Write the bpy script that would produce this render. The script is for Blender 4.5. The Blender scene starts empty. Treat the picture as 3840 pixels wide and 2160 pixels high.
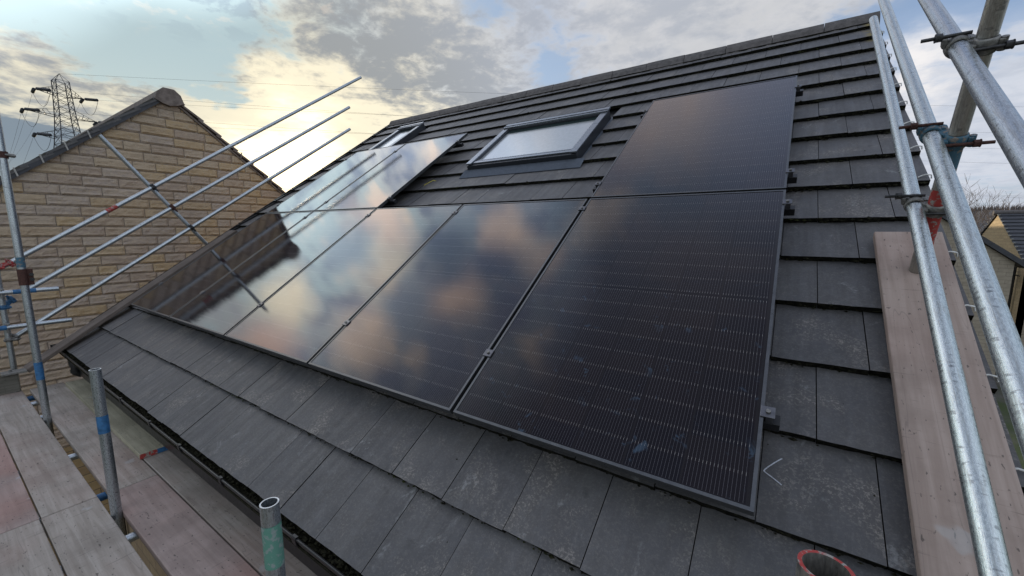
import bpy, bmesh, math, random
from mathutils import Vector, Matrix, Euler, noise as mnoise
random.seed(7)
sc = bpy.context.scene
COL = sc.collection
R = math.radians
# ---------------------------------------------------------------- camera
TH = R(35.0)                       # pitch of our roof; X runs along the ridge, Y into the house, Z up
CT, ST = math.cos(TH), math.sin(TH)
CAM = Vector((5.7553, -1.2369, 0.78497))
cam_d = bpy.data.cameras.new('camera'); cam = bpy.data.objects.new('camera', cam_d); COL.objects.link(cam)
cam_d.sensor_width = 36.0; cam_d.lens = 1502.41 / 3840 * 36.0
cam_d.clip_start = 0.02; cam_d.clip_end = 6000
cam.matrix_world = Matrix(((0.8306338, -0.0798754, 0.5510602, 5.7552999), (0.5568165, 0.116146, -0.8224752, -1.2369145), (0.0016921, 0.9900152, 0.1409508, 0.7849694), (0.0, 0.0, 0.0, 1.0)))
sc.camera = cam
# ---------------------------------------------------------------- world
w = bpy.data.worlds.new('World'); sc.world = w; w.use_nodes = True
nt = w.node_tree; nt.nodes.clear()
SUN_AZ, SUN_EL = 153.4, 8.3        # measured from +X towards +Y
class G:
    """small node-graph helper"""
    def __init__(s, nt): s.nt = nt
    def n(s, t, **k):
        x = s.nt.nodes.new(t)
        for a, b in k.items(): setattr(x, a, b)
        return x
    def put(s, inp, v):
        if v is None: return
        if isinstance(v, bpy.types.NodeSocket): s.nt.links.new(v, inp)
        else:
            if isinstance(v, (tuple, list)) and len(v) == 3 and inp.type == 'RGBA': v = (*v, 1)
            inp.default_value = v
    def m(s, op, a, b=None, c=None, clamp=False):
        x = s.n('ShaderNodeMath', operation=op); x.use_clamp = clamp
        s.put(x.inputs[0], a); s.put(x.inputs[1], b); s.put(x.inputs[2], c); return x.outputs[0]
    def vm(s, op, a, b=None, sc_=None):
        x = s.n('ShaderNodeVectorMath', operation=op); s.put(x.inputs[0], a); s.put(x.inputs[1], b)
        if sc_ is not None: s.put(x.inputs['Scale'], sc_)
        return x.outputs['Value'] if op in ('DOT_PRODUCT', 'LENGTH', 'DISTANCE') else x.outputs[0]
    def mix(s, f, a, b, bt='MIX'):
        x = s.n('ShaderNodeMix', data_type='RGBA', blend_type=bt); s.put(x.inputs[0], f); s.put(x.inputs[6], a); s.put(x.inputs[7], b); return x.outputs[2]
    def noise(s, v, scale, detail=4, rough=.5, dist=0, dim='3D', col=False):
        x = s.n('ShaderNodeTexNoise', noise_dimensions=dim); s.put(x.inputs['Vector'], v); s.put(x.inputs['Scale'], scale)
        x.inputs['Detail'].default_value = detail; x.inputs['Roughness'].default_value = rough; x.inputs['Distortion'].default_value = dist
        return x.outputs['Color' if col else 'Fac']
    def vor(s, v, scale, feature='F1', out='Distance'):
        x = s.n('ShaderNodeTexVoronoi', feature=feature); s.put(x.inputs['Vector'], v); x.inputs['Scale'].default_value = scale; return x.outputs[out]
    def ss(s, v, a, b, o0=0., o1=1.):
        x = s.n('ShaderNodeMapRange', interpolation_type='SMOOTHSTEP'); s.put(x.inputs[0], v)
        for i, q in enumerate((a, b, o0, o1)): x.inputs[i + 1].default_value = q
        return x.outputs[0]
    def lin(s, v, a, b, o0=0., o1=1.):
        x = s.n('ShaderNodeMapRange'); s.put(x.inputs[0], v)
        for i, q in enumerate((a, b, o0, o1)): x.inputs[i + 1].default_value = q
        return x.outputs[0]
    def scale(s, v, k):
        x = s.n('ShaderNodeVectorMath', operation='MULTIPLY'); s.put(x.inputs[0], v); x.inputs[1].default_value = k; return x.outputs[0]
    def sep(s, v):
        x = s.n('ShaderNodeSeparateXYZ'); s.put(x.inputs[0], v); return x.outputs
g = G(nt)
def dirv(az, el):
    a, e = R(az), R(el); return Vector((math.cos(e) * math.cos(a), math.cos(e) * math.sin(a), math.sin(e)))
tc = g.n('ShaderNodeTexCoord')
D0 = g.vm('NORMALIZE', tc.outputs['Generated'])
z0 = g.sep(D0)[2]
# planar cloud coordinate (a flat cloud sheet seen from below, curved away towards the horizon)
den = g.m('ADD', g.m('MAXIMUM', z0, 0.0), 0.16)
PX = g.vm('DIVIDE', D0, None)
cmb = g.n('ShaderNodeCombineXYZ')
for i in range(3): g.put(cmb.inputs[i], den)
nt.links.new(cmb.outputs[0], PX.node.inputs[1])
warp = g.vm('SUBTRACT', g.noise(PX, 1.6, 4, .55, col=True), (.5, .5, .5))
warpf = g.vm('SUBTRACT', g.noise(PX, 6.0, 5, .6, col=True), (.5, .5, .5))
DW = g.vm('ADD', g.vm('ADD', D0, g.vm('SCALE', warp, None, .20)), g.vm('SCALE', warpf, None, .085))
def blob(az, el, w_, h_, soft=.5, tilt=0, src=DW):
    c = dirv(az, el); rt = Vector((math.sin(R(az)), -math.cos(R(az)), 0)); up = rt.cross(c)
    t = R(tilt); r2 = rt * math.cos(t) + up * math.sin(t); u2 = up * math.cos(t) - rt * math.sin(t)
    a = g.m('DIVIDE', g.vm('DOT_PRODUCT', src, tuple(r2)), math.radians(w_))
    b = g.m('DIVIDE', g.m('SUBTRACT', g.vm('DOT_PRODUCT', src, tuple(u2)), 0.0), math.radians(h_))
    rr = g.m('SQRT', g.m('ADD', g.m('MULTIPLY', a, a), g.m('MULTIPLY', b, b)))
    m_ = g.ss(rr, 1 + soft, max(0., 1 - soft))
    return g.m('MULTIPLY', m_, g.ss(g.vm('DOT_PRODUCT', D0, tuple(c)), .0, .25))
sky = g.n('ShaderNodeTexSky', sky_type='NISHITA'); sky.sun_disc = False
sky.sun_elevation = R(SUN_EL); sky.sun_rotation = R(90 - SUN_AZ); sky.air_density = 1.0; sky.dust_density = 1.2; sky.ozone_density = 1.5
sund = g.vm('DOT_PRODUCT', D0, tuple(dirv(SUN_AZ, SUN_EL)))
near = g.ss(sund, .80, .998)                      # closeness to the sun
near2 = g.ss(sund, .93, 1.0)
base = g.mix(1.0, sky.outputs[0], (.13, .13, .13), 'MULTIPLY')
base = g.mix(.45, base, g.mix(g.ss(g.vm('DOT_PRODUCT', D0, tuple(dirv(80, 20))), .3, 1.), (.40, .50, .55), (.34, .48, .78)))
# ---- clouds: one broken sheet whose cover and thickness differ by bearing and height
n1 = g.noise(PX, 1.5, 9, .58, .4)
n2 = g.noise(g.vm('ADD', PX, (7.3, 2.1, 4.4)), 5.2, 9, .62, .35)
n3 = g.noise(g.vm('ADD', PX, (3.3, 9.1, 1.4)), 11.0, 8, .62, .2)
def add(*a):
    r = a[0]
    for x in a[1:]: r = g.m('ADD', r, x)
    return r
def bl(k, *a, **kw): return g.m('MULTIPLY', blob(*a, **kw), k)
cover = add(bl(-.22, 165, 21, 10, 8.5, .45, -20), bl(-.16, 80, 19.5, 8, 2.8, .6, 12), bl(-.10, 127, 27, 2.6, 1.8, .6), bl(-.13, 118, 21, 2.0, 2.0, .6), bl(-.03, 147, 26, 2, 3, .6),
            bl(.11, 137, 22, 15, 8.5, .5, 3), bl(.34, 178, 6.8, 12, 6.2, .25, -16), bl(.17, 100, 25, 13, 8, .5), bl(.14, 78, 10, 12, 6, .5), bl(.05, 170, 13.5, 9, 2.6, .6, -8), bl(.17, 165, 12.8, 11, 2.2, .8, -3), bl(.08, 156, 18, 4, 5, .9, 30), bl(.12, 149, 13, 13, 5, .6, 12))
base_n = add(g.m('MULTIPLY', n1, .30), g.m('MULTIPLY', n2, .40), g.m('MULTIPLY', n3, .30))
dens = g.ss(g.m('ADD', base_n, cover), .44, .60)
tb = add(bl(.045, 137, 22, 14, 7.5, .5, 3), bl(.09, 143, 22.5, 3.2, 4.5, .7, 20), bl(.07, 131, 20, 5, 3, .7), bl(.06, 141, 16.5, 5, 2, .7, -8), bl(.5, 177, 5.2, 12, 5.0, .25, -14), bl(.02, 100, 25, 14, 8, .5), bl(-.12, 150, 13, 14, 5.5, .6, 12), bl(-.20, 153.3, 10, 7, 4, .6, 20))
thick = g.ss(add(g.m('MULTIPLY', n1, .20), g.m('MULTIPLY', n2, .50), g.m('MULTIPLY', n3, .30), tb), .41, .60)
hi = g.ss(g.vm('DOT_PRODUCT', D0, tuple(dirv(168, 44))), .905, .965)
lit = g.mix(near, (.64, .64, .66), (.90, .82, .62))
lit = g.mix(g.ss(g.vm('DOT_PRODUCT', D0, tuple(dirv(172, 14))), .955, .99), lit, (.76, .71, .56))
lit = g.mix(hi, lit, (.92, .74, .58))
shade = g.mix(near, (.38, .41, .47), (.31, .325, .33))
shade = g.mix(g.ss(z0, .62, .8), shade, (.30, .30, .37))
lit = g.mix(g.ss(z0, .62, .8), lit, (.52, .46, .46))
shade = g.mix(hi, shade, (.26, .32, .42))
shade = g.mix(blob(178, 6.0, 13, 6.6, .3, -16), shade, (.20, .25, .30))
base = g.mix(g.ss(g.vm('DOT_PRODUCT', D0, tuple(dirv(166, 20))), .90, .97), base, g.mix(g.ss(z0, .13, .34), (.54, .62, .59), (.42, .53, .56)))
ccol = g.mix(thick, lit, shade)
col = g.mix(dens, base, ccol)
col = g.mix(g.m('MULTIPLY', blob(100, 24, 13, 7, .5), g.ss(n2, .3, .7, .75, .2)), col, (.50, .51, .53))
col = g.mix(g.m('MULTIPLY', blob(76, 10, 14, 8, .5), .62), col, (.55, .60, .70))
col = g.mix(g.m('MULTIPLY', blob(80.5, 15.5, 2.6, 2.2, .8, 20), g.ss(n2, .3, .6)), col, (.80, .78, .78))
n4 = g.noise(g.vm('ADD', PX, (1.7, 4.1, 8.4)), 7.5, 7, .6, .3)
hi2 = g.ss(g.vm('DOT_PRODUCT', D0, tuple(dirv(163, 46))), .88, .96)
col = g.mix(g.m('MULTIPLY', hi2, g.ss(n4, .50, .60, 0, .75)), col, (.16, .20, .29))
col = g.mix(g.m('MULTIPLY', hi2, g.ss(n4, .44, .36, 0, .6)), col, (.95, .76, .60))
col = g.mix(g.m('MULTIPLY', blob(179, 5.5, 12, 6.0, .35, -14), .65), col, g.mix(g.ss(z0, .02, .15), (.36, .40, .38), (.21, .26, .31)))
# soft patches of bright and dark cloud high up, behind and left of the camera (seen in the glass)
for az, el, w_, h_, c, k in ((179, 28.5, 3, 2.6, (.95, .84, .62), .8), (-173, 28, 4, 3, (.90, .62, .50), .75), (164, 36, 2.6, 3.6, (.95, .74, .62), .75), (171, 39, 3.4, 3.2, (.90, .78, .62), .7), (169.5, 49, 3.5, 3, (.85, .62, .50), .7),
                              (154, 50, 3.5, 3, (.95, .72, .56), .8), (-177, 39, 4, 3.4, (.85, .66, .52), .7), (140, 59, 4, 3, (.8, .7, .62), .6), (156, 56, 3, 3, (.75, .6, .5), .6),
                              (170, 33.5, 3, 2.6, (.33, .42, .50), .85), (176, 44, 4.5, 3, (.30, .36, .45), .8), (163.8, 45, 3.4, 3.2, (.14, .19, .27), .9), (160.5, 51, 3.8, 3.0, (.12, .16, .25), .9), (168, 56, 4, 3, (.15, .18, .28), .8), (150, 46, 3, 4, (.20, .24, .32), .7), (157, 66, 7, 4, (.22, .27, .37), .8), (-178, 51, 5, 4, (.24, .28, .38), .8), (93, 63, 7, 6, (.30, .35, .50), .75), (110, 53, 8, 6, (.66, .55, .50), .6), (95, 54, 5, 9, (.26, .32, .46), .7), (150, 76, 12, 6, (.46, .40, .39), .55), (-150, 76, 14, 10, (.26, .27, .36), .7)):
    col = g.mix(g.m('MULTIPLY', blob(az, el, w_, h_, .7), k), col, c)
# veiled sun: brightest patch of the cloud
col = g.mix(g.m('MULTIPLY', blob(152.5, 10.5, 5.5, 3.2, .9, 14), .6), col, (1.1, 1.0, .74))
col = g.mix(g.m('MULTIPLY', g.m('MULTIPLY', blob(153.0, 8.2, 5.4, 3.8, .8, 35), g.ss(n3, .30, .52, .45, 1)), .95), col, (2.6, 2.1, 1.3))
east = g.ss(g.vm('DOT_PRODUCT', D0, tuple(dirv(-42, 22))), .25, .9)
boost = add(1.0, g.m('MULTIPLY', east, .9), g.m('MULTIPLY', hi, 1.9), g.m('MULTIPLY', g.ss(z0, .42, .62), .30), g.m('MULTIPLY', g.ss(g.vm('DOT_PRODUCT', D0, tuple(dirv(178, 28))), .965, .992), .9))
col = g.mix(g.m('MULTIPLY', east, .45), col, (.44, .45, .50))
col = g.mix(g.m('MULTIPLY', g.ss(z0, .80, .95), .5), col, (.26, .31, .44))
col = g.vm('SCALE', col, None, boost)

hz = g.ss(z0, -.02, .0)
col = g.mix(hz, (.10, .10, .10), col)
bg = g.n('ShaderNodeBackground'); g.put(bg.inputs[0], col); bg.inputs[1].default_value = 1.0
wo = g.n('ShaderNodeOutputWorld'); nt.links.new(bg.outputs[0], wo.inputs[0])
w.cycles.sampling_method = 'MANUAL'; w.cycles.sample_map_resolution = 512
# ---------------------------------------------------------------- sun
sl = bpy.data.lights.new('sun', 'SUN'); sl.energy = 3.2; sl.angle = R(0.6); sl.color = (1.0, .84, .62)
so = bpy.data.objects.new('sun', sl); COL.objects.link(so); so.location = (-30, 20, 20)
so.rotation_euler = dirv(SUN_AZ, SUN_EL).to_track_quat('Z', 'Y').to_euler()
vs = sc.view_settings; vs.view_transform = 'Standard'; vs.look = 'None'; vs.exposure = 0.2; vs.gamma = 1

# ================================================================ helpers
def RP(u, v, n):                       # roof coordinates -> world
    return Vector((u, v * CT - n * ST, v * ST + n * CT))
VX, VV, VN = Vector((1, 0, 0)), Vector((0, CT, ST)), Vector((0, -ST, CT))
class MB:
    def __init__(s): s.v = []; s.f = []; s.c = []; s.mi = []; s.uv = None; s.sm = []
    def add(s, vs, fs, col=0.5, mi=0, smooth=False):
        o = len(s.v); s.v += [Vector(p) for p in vs]; s.f += [tuple(i + o for i in f) for f in fs]
        s.c += [col] * len(vs); s.mi += [mi] * len(fs); s.sm += [smooth] * len(fs); return o
    def box(s, o, a, b, c, col=.5, mi=0):   # corner o, edge vectors a,b,c (right-handed -> outward)
        o, a, b, c = map(Vector, (o, a, b, c))
        vs = [o, o + a, o + a + b, o + b, o + c, o + a + c, o + a + b + c, o + b + c]
        fs = [(3, 2, 1, 0), (4, 5, 6, 7), (0, 1, 5, 4), (1, 2, 6, 5), (2, 3, 7, 6), (3, 0, 4, 7)]
        if a.cross(b).dot(c) < 0: fs = [tuple(reversed(f)) for f in fs]
        s.add(vs, fs, col, mi)
    def bar(s, p, q, w_, h, up=(0, 0, 1), col=.5, mi=0):
        p, q = Vector(p), Vector(q); d = q - p; r = d.cross(Vector(up)).normalized(); u = r.cross(d).normalized()
        s.box(p - r * w_ / 2 - u * h / 2, d, r * w_, u * h, col, mi)
    def rings(s, rs, cap0=True, cap1=True, col=.5, mi=0, smooth=True):
        n = len(rs[0]); vs = [p for r_ in rs for p in r_]; fs = []
        for i in range(len(rs) - 1):
            for j in range(n):
                k = (j + 1) % n; fs.append((i * n + j, i * n + k, (i + 1) * n + k, (i + 1) * n + j))
        o = s.add(vs, fs, col, mi, smooth)
        m_ = len(rs) * n
        if cap0: s.add(rs[0], [tuple(reversed(range(n)))], col, mi)
        if cap1: s.add(rs[-1], [tuple(range(n))], col, mi)
    def tube(s, p, q, r, seg=20, r1=None, cap=True, col=.5, mi=0, segs=1, wob=0):
        p, q = Vector(p), Vector(q); d = (q - p).normalized()
        a = d.orthogonal().normalized(); b = d.cross(a); r1 = r if r1 is None else r1; rs = []
        for i in range(segs + 1):
            t = i / segs; c = p.lerp(q, t); rr = r + (r1 - r) * t
            rs.append([c + (a * math.cos(2 * PI * j / seg) + b * math.sin(2 * PI * j / seg)) * rr for j in range(seg)])
        s.rings(rs, cap, cap, col, mi)
    def pipe(s, p, q, r, th=.004, seg=28, mi=0, depth=.35, mi_end=None):   # hollow at both ends
        p, q = Vector(p), Vector(q); d = (q - p).normalized(); a = d.orthogonal().normalized(); b = d.cross(a)
        L = (q - p).length; dp = min(depth, L * .45)
        def ring(c, rr): return [c + (a * math.cos(2 * PI * j / seg) + b * math.sin(2 * PI * j / seg)) * rr for j in range(seg)]
        s.rings([ring(p, r), ring(q, r)], False, False, mi=mi)
        for c, sg in ((q, -1), (p, 1)):
            me = mi if mi_end is None else mi_end
            rr = [ring(c, r), ring(c, r - th)]
            if sg > 0: rr.reverse()
            s.rings(rr, False, False, mi=me, smooth=False)
            rr = [ring(c, r - th), ring(c + d * dp * sg, r - th)]
            if sg > 0: rr = [rr[1], rr[0]]
            s.rings(rr, False, False, mi=mi)
            rg = ring(c + d * dp * sg, r - th)
            s.add(rg, [tuple(range(seg)) if sg < 0 else tuple(reversed(range(seg)))], mi=mi)
    def path(s, pts, r, seg=8, col=.5, mi=0, cap=True, rad=None):
        pts = [Vector(p) for p in pts]; rs = []; a = None
        for i, p in enumerate(pts):
            d = (pts[min(i + 1, len(pts) - 1)] - pts[max(i - 1, 0)]).normalized()
            a = d.orthogonal().normalized() if a is None else (a - d * a.dot(d)).normalized()
            b = d.cross(a); rr = rad[i] if rad else r
            rs.append([p + (a * math.cos(2 * PI * j / seg) + b * math.sin(2 * PI * j / seg)) * rr for j in range(seg)])
        s.rings(rs, cap, cap, col, mi)
PI = math.pi
def obj(name, mb, mats, parent=None, loc=None, local=False, bevel=0):
    me = bpy.data.meshes.new(name); off = Vector((0, 0, 0))
    if not local:
        if parent is not None: off = parent_loc(parent)
        elif loc is not None: off = Vector(loc)
        else:
            zs = min(v.z for v in mb.v); off = Vector((sum(v.x for v in mb.v) / len(mb.v), sum(v.y for v in mb.v) / len(mb.v), zs))
    me.from_pydata([v - off for v in mb.v], [], mb.f)
    if not isinstance(mats, (list, tuple)): mats = [mats]
    for m_ in mats: me.materials.append(m_)
    me.polygons.foreach_set('material_index', mb.mi); me.polygons.foreach_set('use_smooth', mb.sm)
    at = me.attributes.new('rnd', 'FLOAT', 'POINT'); at.data.foreach_set('value', mb.c)
    me.update()
    o = bpy.data.objects.new(name, me); COL.objects.link(o)
    if parent is not None: o.parent = parent
    elif not local: o.location = off
    if bevel:
        b = o.modifiers.new('bevel', 'BEVEL'); b.width = bevel; b.segments = 2; b.limit_method = 'ANGLE'; b.angle_limit = R(35)
    return o
def parent_loc(p):
    v = Vector(p.location)
    while p.parent is not None: p = p.parent; v += Vector(p.location)
    return v
def thing(name, label, cat, loc=(0, 0, 0), group=None, rot=None):
    o = bpy.data.objects.new(name, None); COL.objects.link(o); o.location = loc; o.empty_display_size = .1
    if rot: o.rotation_euler = rot
    return tag(o, label, cat, group)
def tag(o, label=None, cat=None, group=None, kind=None):
    if label: o['label'] = label
    if cat: o['category'] = cat
    if group: o['group'] = group
    if kind: o['kind'] = kind
    return o
# ================================================================ materials
MATS = {}
def mat(name, fn):
    m_ = bpy.data.materials.new(name); m_.use_nodes = True; t = m_.node_tree; t.nodes.clear(); q = G(t)
    out = q.n('ShaderNodeOutputMaterial'); p = q.n('ShaderNodeBsdfPrincipled')
    t.links.new(p.outputs[0], out.inputs[0])
    q.obj = q.n('ShaderNodeTexCoord').outputs['Object']; q.geo = q.n('ShaderNodeNewGeometry')
    q.rnd = q.n('ShaderNodeAttribute', attribute_name='rnd').outputs['Fac']; q.out = out
    q.pos = q.geo.outputs['Position']
    fn(q, p); MATS[name] = m_; return m_
def setp(q, p, color=None, rough=None, metal=None, spec=None, bump=None, bs=.5, bd=.01, **k):
    for nm, v in (('Base Color', color), ('Roughness', rough), ('Metallic', metal), ('Specular IOR Level', spec)):
        if v is not None: q.put(p.inputs[nm], v)
    if bump is not None:
        b = q.n('ShaderNodeBump'); b.inputs['Strength'].default_value = bs; b.inputs['Distance'].default_value = bd
        q.put(b.inputs['Height'], bump); q.nt.links.new(b.outputs[0], p.inputs['Normal'])
def roofc(q, v):                       # world position -> (u, v along slope, n)
    x, y, z = q.sep(v)[0:3]
    c = q.n('ShaderNodeCombineXYZ')
    q.put(c.inputs[0], x); q.put(c.inputs[1], q.m('ADD', q.m('MULTIPLY', y, CT), q.m('MULTIPLY', z, ST)))
    q.put(c.inputs[2], q.m('SUBTRACT', q.m('MULTIPLY', z, CT), q.m('MULTIPLY', y, ST))); return c.outputs[0]
def m_tile(q, p):
    rc = roofc(q, q.pos)
    big = q.noise(rc, 1.1, 3, .5)
    off = q.vm('ADD', rc, q.vm('SCALE', q.n('ShaderNodeAttribute', attribute_name='rnd').outputs['Vector'], None, 9.))
    streak = q.noise(q.scale(off, (26, 2.2, 1)), 1.0, 5, .6)
    mid = q.noise(off, 8, 5, .62)
    fine = q.noise(rc, 230, 3, .7)
    patch = q.ss(q.noise(off, 3.4, 4, .6, .5), .50, .68)
    scuff = q.m('MULTIPLY', q.ss(q.noise(q.scale(off, (1, .7, 1)), 8.5, 6, .68, .6), .60, .70), q.ss(q.noise(rc, 60, 4, .7), .35, .6))
    lich = q.m('MULTIPLY', q.ss(q.noise(rc, 95, 4, .78), .50, .60), q.m('ADD', q.m('MULTIPLY', patch, .75), .16), clamp=True)
    c = q.mix(q.lin(q.rnd, 0, 1), (.060, .058, .060), (.087, .083, .083))
    c = q.mix(q.ss(streak, .35, .7, 0, .34), c, (.125, .124, .130)); c = q.mix(q.ss(q.noise(off, 22, 6, .72), .46, .66, 0, .30), c, (.135, .135, .145)); c = q.mix(q.ss(q.noise(off, 5, 4, .6), .38, .64, 0, .40), c, (.056, .057, .066))
    c = q.mix(q.m('MULTIPLY', patch, .5), c, (.108, .098, .092))
    c = q.mix(q.m('MULTIPLY', lich, .62), c, (.34, .31, .28))
    c = q.mix(q.m('MULTIPLY', scuff, .5), c, (.30, .305, .31))
    c = q.mix(q.ss(fine, .3, .75, 0, .25), c, (.03, .03, .032))
    # worn wet stain with a shape of its own; yellow lichen high near the right verge
    x, y = q.sep(rc)[0:2]
    yl = q.m('MULTIPLY', q.m('MULTIPLY', q.ss(x, 6.22, 6.3), q.ss(y, 4.5, 4.7)), q.ss(mid, .42, .52))
    c = q.mix(yl, c, (.20, .15, .03))
    c = q.mix(q.ss(mid, .62, .74, 0, .5), c, (.03, .03, .03))
    h = q.m('ADD', q.m('MULTIPLY', fine, .6), q.m('MULTIPLY', mid, 1.2))
    setp(q, p, c, q.lin(streak, .3, .7,   .62, .46), 0, .44, h, .28, .004)
mat('concrete tile', m_tile)
def m_edge(q, p):  # moss plus the shadow under each lip, both put into this near-black
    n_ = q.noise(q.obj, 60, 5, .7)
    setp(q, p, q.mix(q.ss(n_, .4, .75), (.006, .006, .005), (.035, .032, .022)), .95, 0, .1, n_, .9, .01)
mat('mossy shaded edge', m_edge)
def m_moss(q, p):
    n_ = q.noise(q.pos, 90, 4, .7)
    c = q.mix(q.ss(n_, .35, .7), (.008, .008, .006), (.04, .038, .022))
    big = q.ss(q.noise(q.pos, 2.2, 2, .5), .60, .70)
    c = q.mix(q.m('MULTIPLY', big, .5), c, (.05, .065, .015))
    setp(q, p, c, .95, 0, .1, n_, .8, .01)
mat('moss', m_moss)
def m_ridge(q, p):
    rc = roofc(q, q.pos); n_ = q.noise(rc, 18, 6, .65); f = q.noise(rc, 160, 3, .7)
    c = q.mix(q.ss(n_, .35, .65), (.075, .070, .072), (.135, .125, .124)); c = q.mix(q.lin(q.rnd, 0, 1, 0, .4), c, (.12, .105, .10))
    c = q.mix(q.ss(f, .55, .7, 0, .4), c, (.2, .18, .16))
    setp(q, p, c, .8, 0, .3, f, .4, .004)
mat('ridge concrete', m_ridge)
def m_plain(c, r=.6, me=0, sp=.4, var=.25, sc_=30):
    def fn(q, p):
        n_ = q.noise(q.pos, sc_, 5, .65)
        cc = q.mix(q.ss(n_, .3, .7), tuple(x * (1 - var) for x in c), tuple(x * (1 + var) for x in c))
        setp(q, p, cc, q.lin(n_, .3, .7, max(.02, r - .08), r + .08), me, sp, n_, .12, .003)
    return fn
mat('black plastic', m_plain((.012, .012, .013), .35, 0, .45))
mat('anodised black', m_plain((.11, .113, .118), .34, .8, .5, .1))
mat('rail black', m_plain((.012, .012, .014), .4, .2, .5))
mat('clamp metal', m_plain((.13, .13, .14), .32, .85, .5))
mat('grey window metal', m_plain((.24, .26, .29), .28, .85, .5, .08))
mat('window dark', m_plain((.035, .038, .046), .4, .3, .5, .1))
mat('lead flashing', m_plain((.085, .10, .125), .5, .3, .5, .15))
mat('pale brown verge', m_plain((.17, .142, .128), .85, 0, .2, .3, 12))
mat('white plastic', m_plain((.65, .65, .64), .5))
mat('grey clip', m_plain((.30, .29, .27), .5, .2))
mat('rust', m_plain((.075, .035, .028), .75, .35, .4, .5, 120))
mat('dull steel', m_plain((.20, .195, .185), .5, .6, .5, .35, 90))
mat('dark steel', m_plain((.05, .05, .052), .45, .7, .5, .4, 90))
mat('blue paint', m_plain((.03, .10, .20), .5, 0, .4, .35, 60))
mat('bright blue tape', m_plain((.03, .115, .25), .5, 0, .4, .3, 40))
mat('pylon steel', m_plain((.045, .047, .055), .6, .3, .4, .1))
mat('wire', m_plain((.05, .05, .055), .6, .3))
mat('yellow cable', m_plain((.5, .42, .04), .5))
def m_chip(base, rustc):
    def fn(q, p):
        n_ = q.noise(q.pos, 55, 5, .65); k = q.ss(n_, .52, .58)
        setp(q, p, q.mix(k, base, rustc), .6, 0, .35, n_, .3, .003)
    return fn
mat('chipped red paint', m_chip((.32, .04, .035), (.26, .24, .22)))
mat('chipped blue paint', m_chip((.05, .12, .17), (.20, .17, .15)))
mat('green paint', m_chip((.10, .24, .19), (.22, .27, .26)))
def m_galv(tint=(.42, .45, .47), me=.75, rough=.40, warm=0.):
    def fn(q, p):
        o = q.obj                       # tubes are built along local Z
        x, y, z = q.sep(o)[0:3]
        ang = q.m('ARCTAN2', y, x)
        c3 = q.n('ShaderNodeCombineXYZ'); q.put(c3.inputs[0], q.m('MULTIPLY', q.m('SINE', ang), .5)); q.put(c3.inputs[1], q.m('MULTIPLY', q.m('COSINE', ang), .5)); q.put(c3.inputs[2], z)
        cyl = c3.outputs[0]
        spang = q.noise(q.scale(cyl, (4, 4, 30)), 3.2, 6, .7)
        rings = q.noise(q.scale(cyl, (1.6, 1.6, 95)), 1.0, 2, .5, .5)
        streak = q.noise(q.scale(cyl, (14, 14, 1.6)), 2.0, 5, .65)
        dirt = q.ss(q.noise(q.scale(cyl, (2, 2, 3)), 3.0, 6, .7), .50, .68)
        mark = q.m('MULTIPLY', q.ss(rings, .55, .66), q.ss(q.noise(q.scale(cyl, (2.2, 2.2, 3.5)), 1.6, 2, .5), .47, .60))
        c = q.mix(q.ss(spang, .35, .68), tuple(t * .84 for t in tint), tuple(min(1, t * 1.14) for t in tint))
        c = q.mix(q.ss(streak, .4, .7, 0, .45), c, tuple(t * .55 for t in tint))
        c = q.mix(q.m('MULTIPLY', dirt, .35), c, (.20, .16, .12))
        c = q.mix(q.m('MULTIPLY', mark, .55), c, (.11, .11, .12))
        r_ = q.m('ADD', q.lin(spang, .3, .7, rough - .1, rough + .14), q.m('MULTIPLY', dirt, .15))
        setp(q, p, c, r_, me, .5, q.m('ADD', spang, q.m('MULTIPLY', streak, .6)), .22, .003)
    return fn
mat('galvanised tube', m_galv((.47, .51, .545), .9, .29))
mat('pale galvanised tube', m_galv((.60, .655, .66), .9, .26))
mat('brown galvanised tube', m_galv((.40, .385, .36), .8, .36))
def m_wood(c0, c1, along='X', grey=.0, red=0.):
    def fn(q, p):
        o = q.obj; s_ = (1.6, 34, 34) if along == 'X' else (34, 1.6, 34)
        r9 = q.vm('ADD', o, q.vm('SCALE', q.n('ShaderNodeObjectInfo').outputs['Location'], None, 3.1))
        grain = q.noise(q.scale(r9, s_), 1.0, 6, .62, .6)
        saw = q.noise(q.scale(r9, (70, 5, 5) if along == 'X' else (5, 70, 5)), 1.0, 4, .7, .3)
        blot = q.noise(r9, 3.2, 5, .6); fine = q.noise(r9, 140, 3, .7)
        c = q.mix(q.ss(grain, .3, .7), c0, c1)
        c = q.mix(q.ss(blot, .42, .64, 0, .5), c, tuple(x * .68 for x in c0))
        if red: c = q.mix(q.ss(q.noise(r9, 1.3, 3, .5), .45, .65, 0, red), c, (.33, .16, .13))
        c = q.mix(q.ss(saw, .60, .70, 0, .40), c, tuple(x * .36 for x in c0))
        spk = q.m('MULTIPLY', q.ss(q.noise(q.scale(r9, (34, 90, 34) if along == 'X' else (110, 40, 60)), 1.0, 3, .5), .655, .70), .7)
        c = q.mix(spk, c, (.07, .06, .055))
        crack = q.ss(q.m('ABSOLUTE', q.m('SUBTRACT', q.noise(q.scale(r9, (.35, 7, 7) if along == 'X' else (7, .35, 7)), 1.0, 3, .55), .5)), .0035, .0008)
        c = q.mix(q.m('MULTIPLY', crack, .22), c, (.05, .045, .045))
        pale = q.ss(q.noise(r9, 6, 3, .5), .69, .73)
        c = q.mix(q.m('MULTIPLY', pale, .3), c, (.42, .45, .47))
        setp(q, p, c, .85, 0, .2, q.m('ADD', grain, q.m('MULTIPLY', fine, .5)), .35, .003)
    return fn
mat('deck wood', m_wood((.265, .23, .20), (.38, .34, .305), 'X', red=.15))
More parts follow.
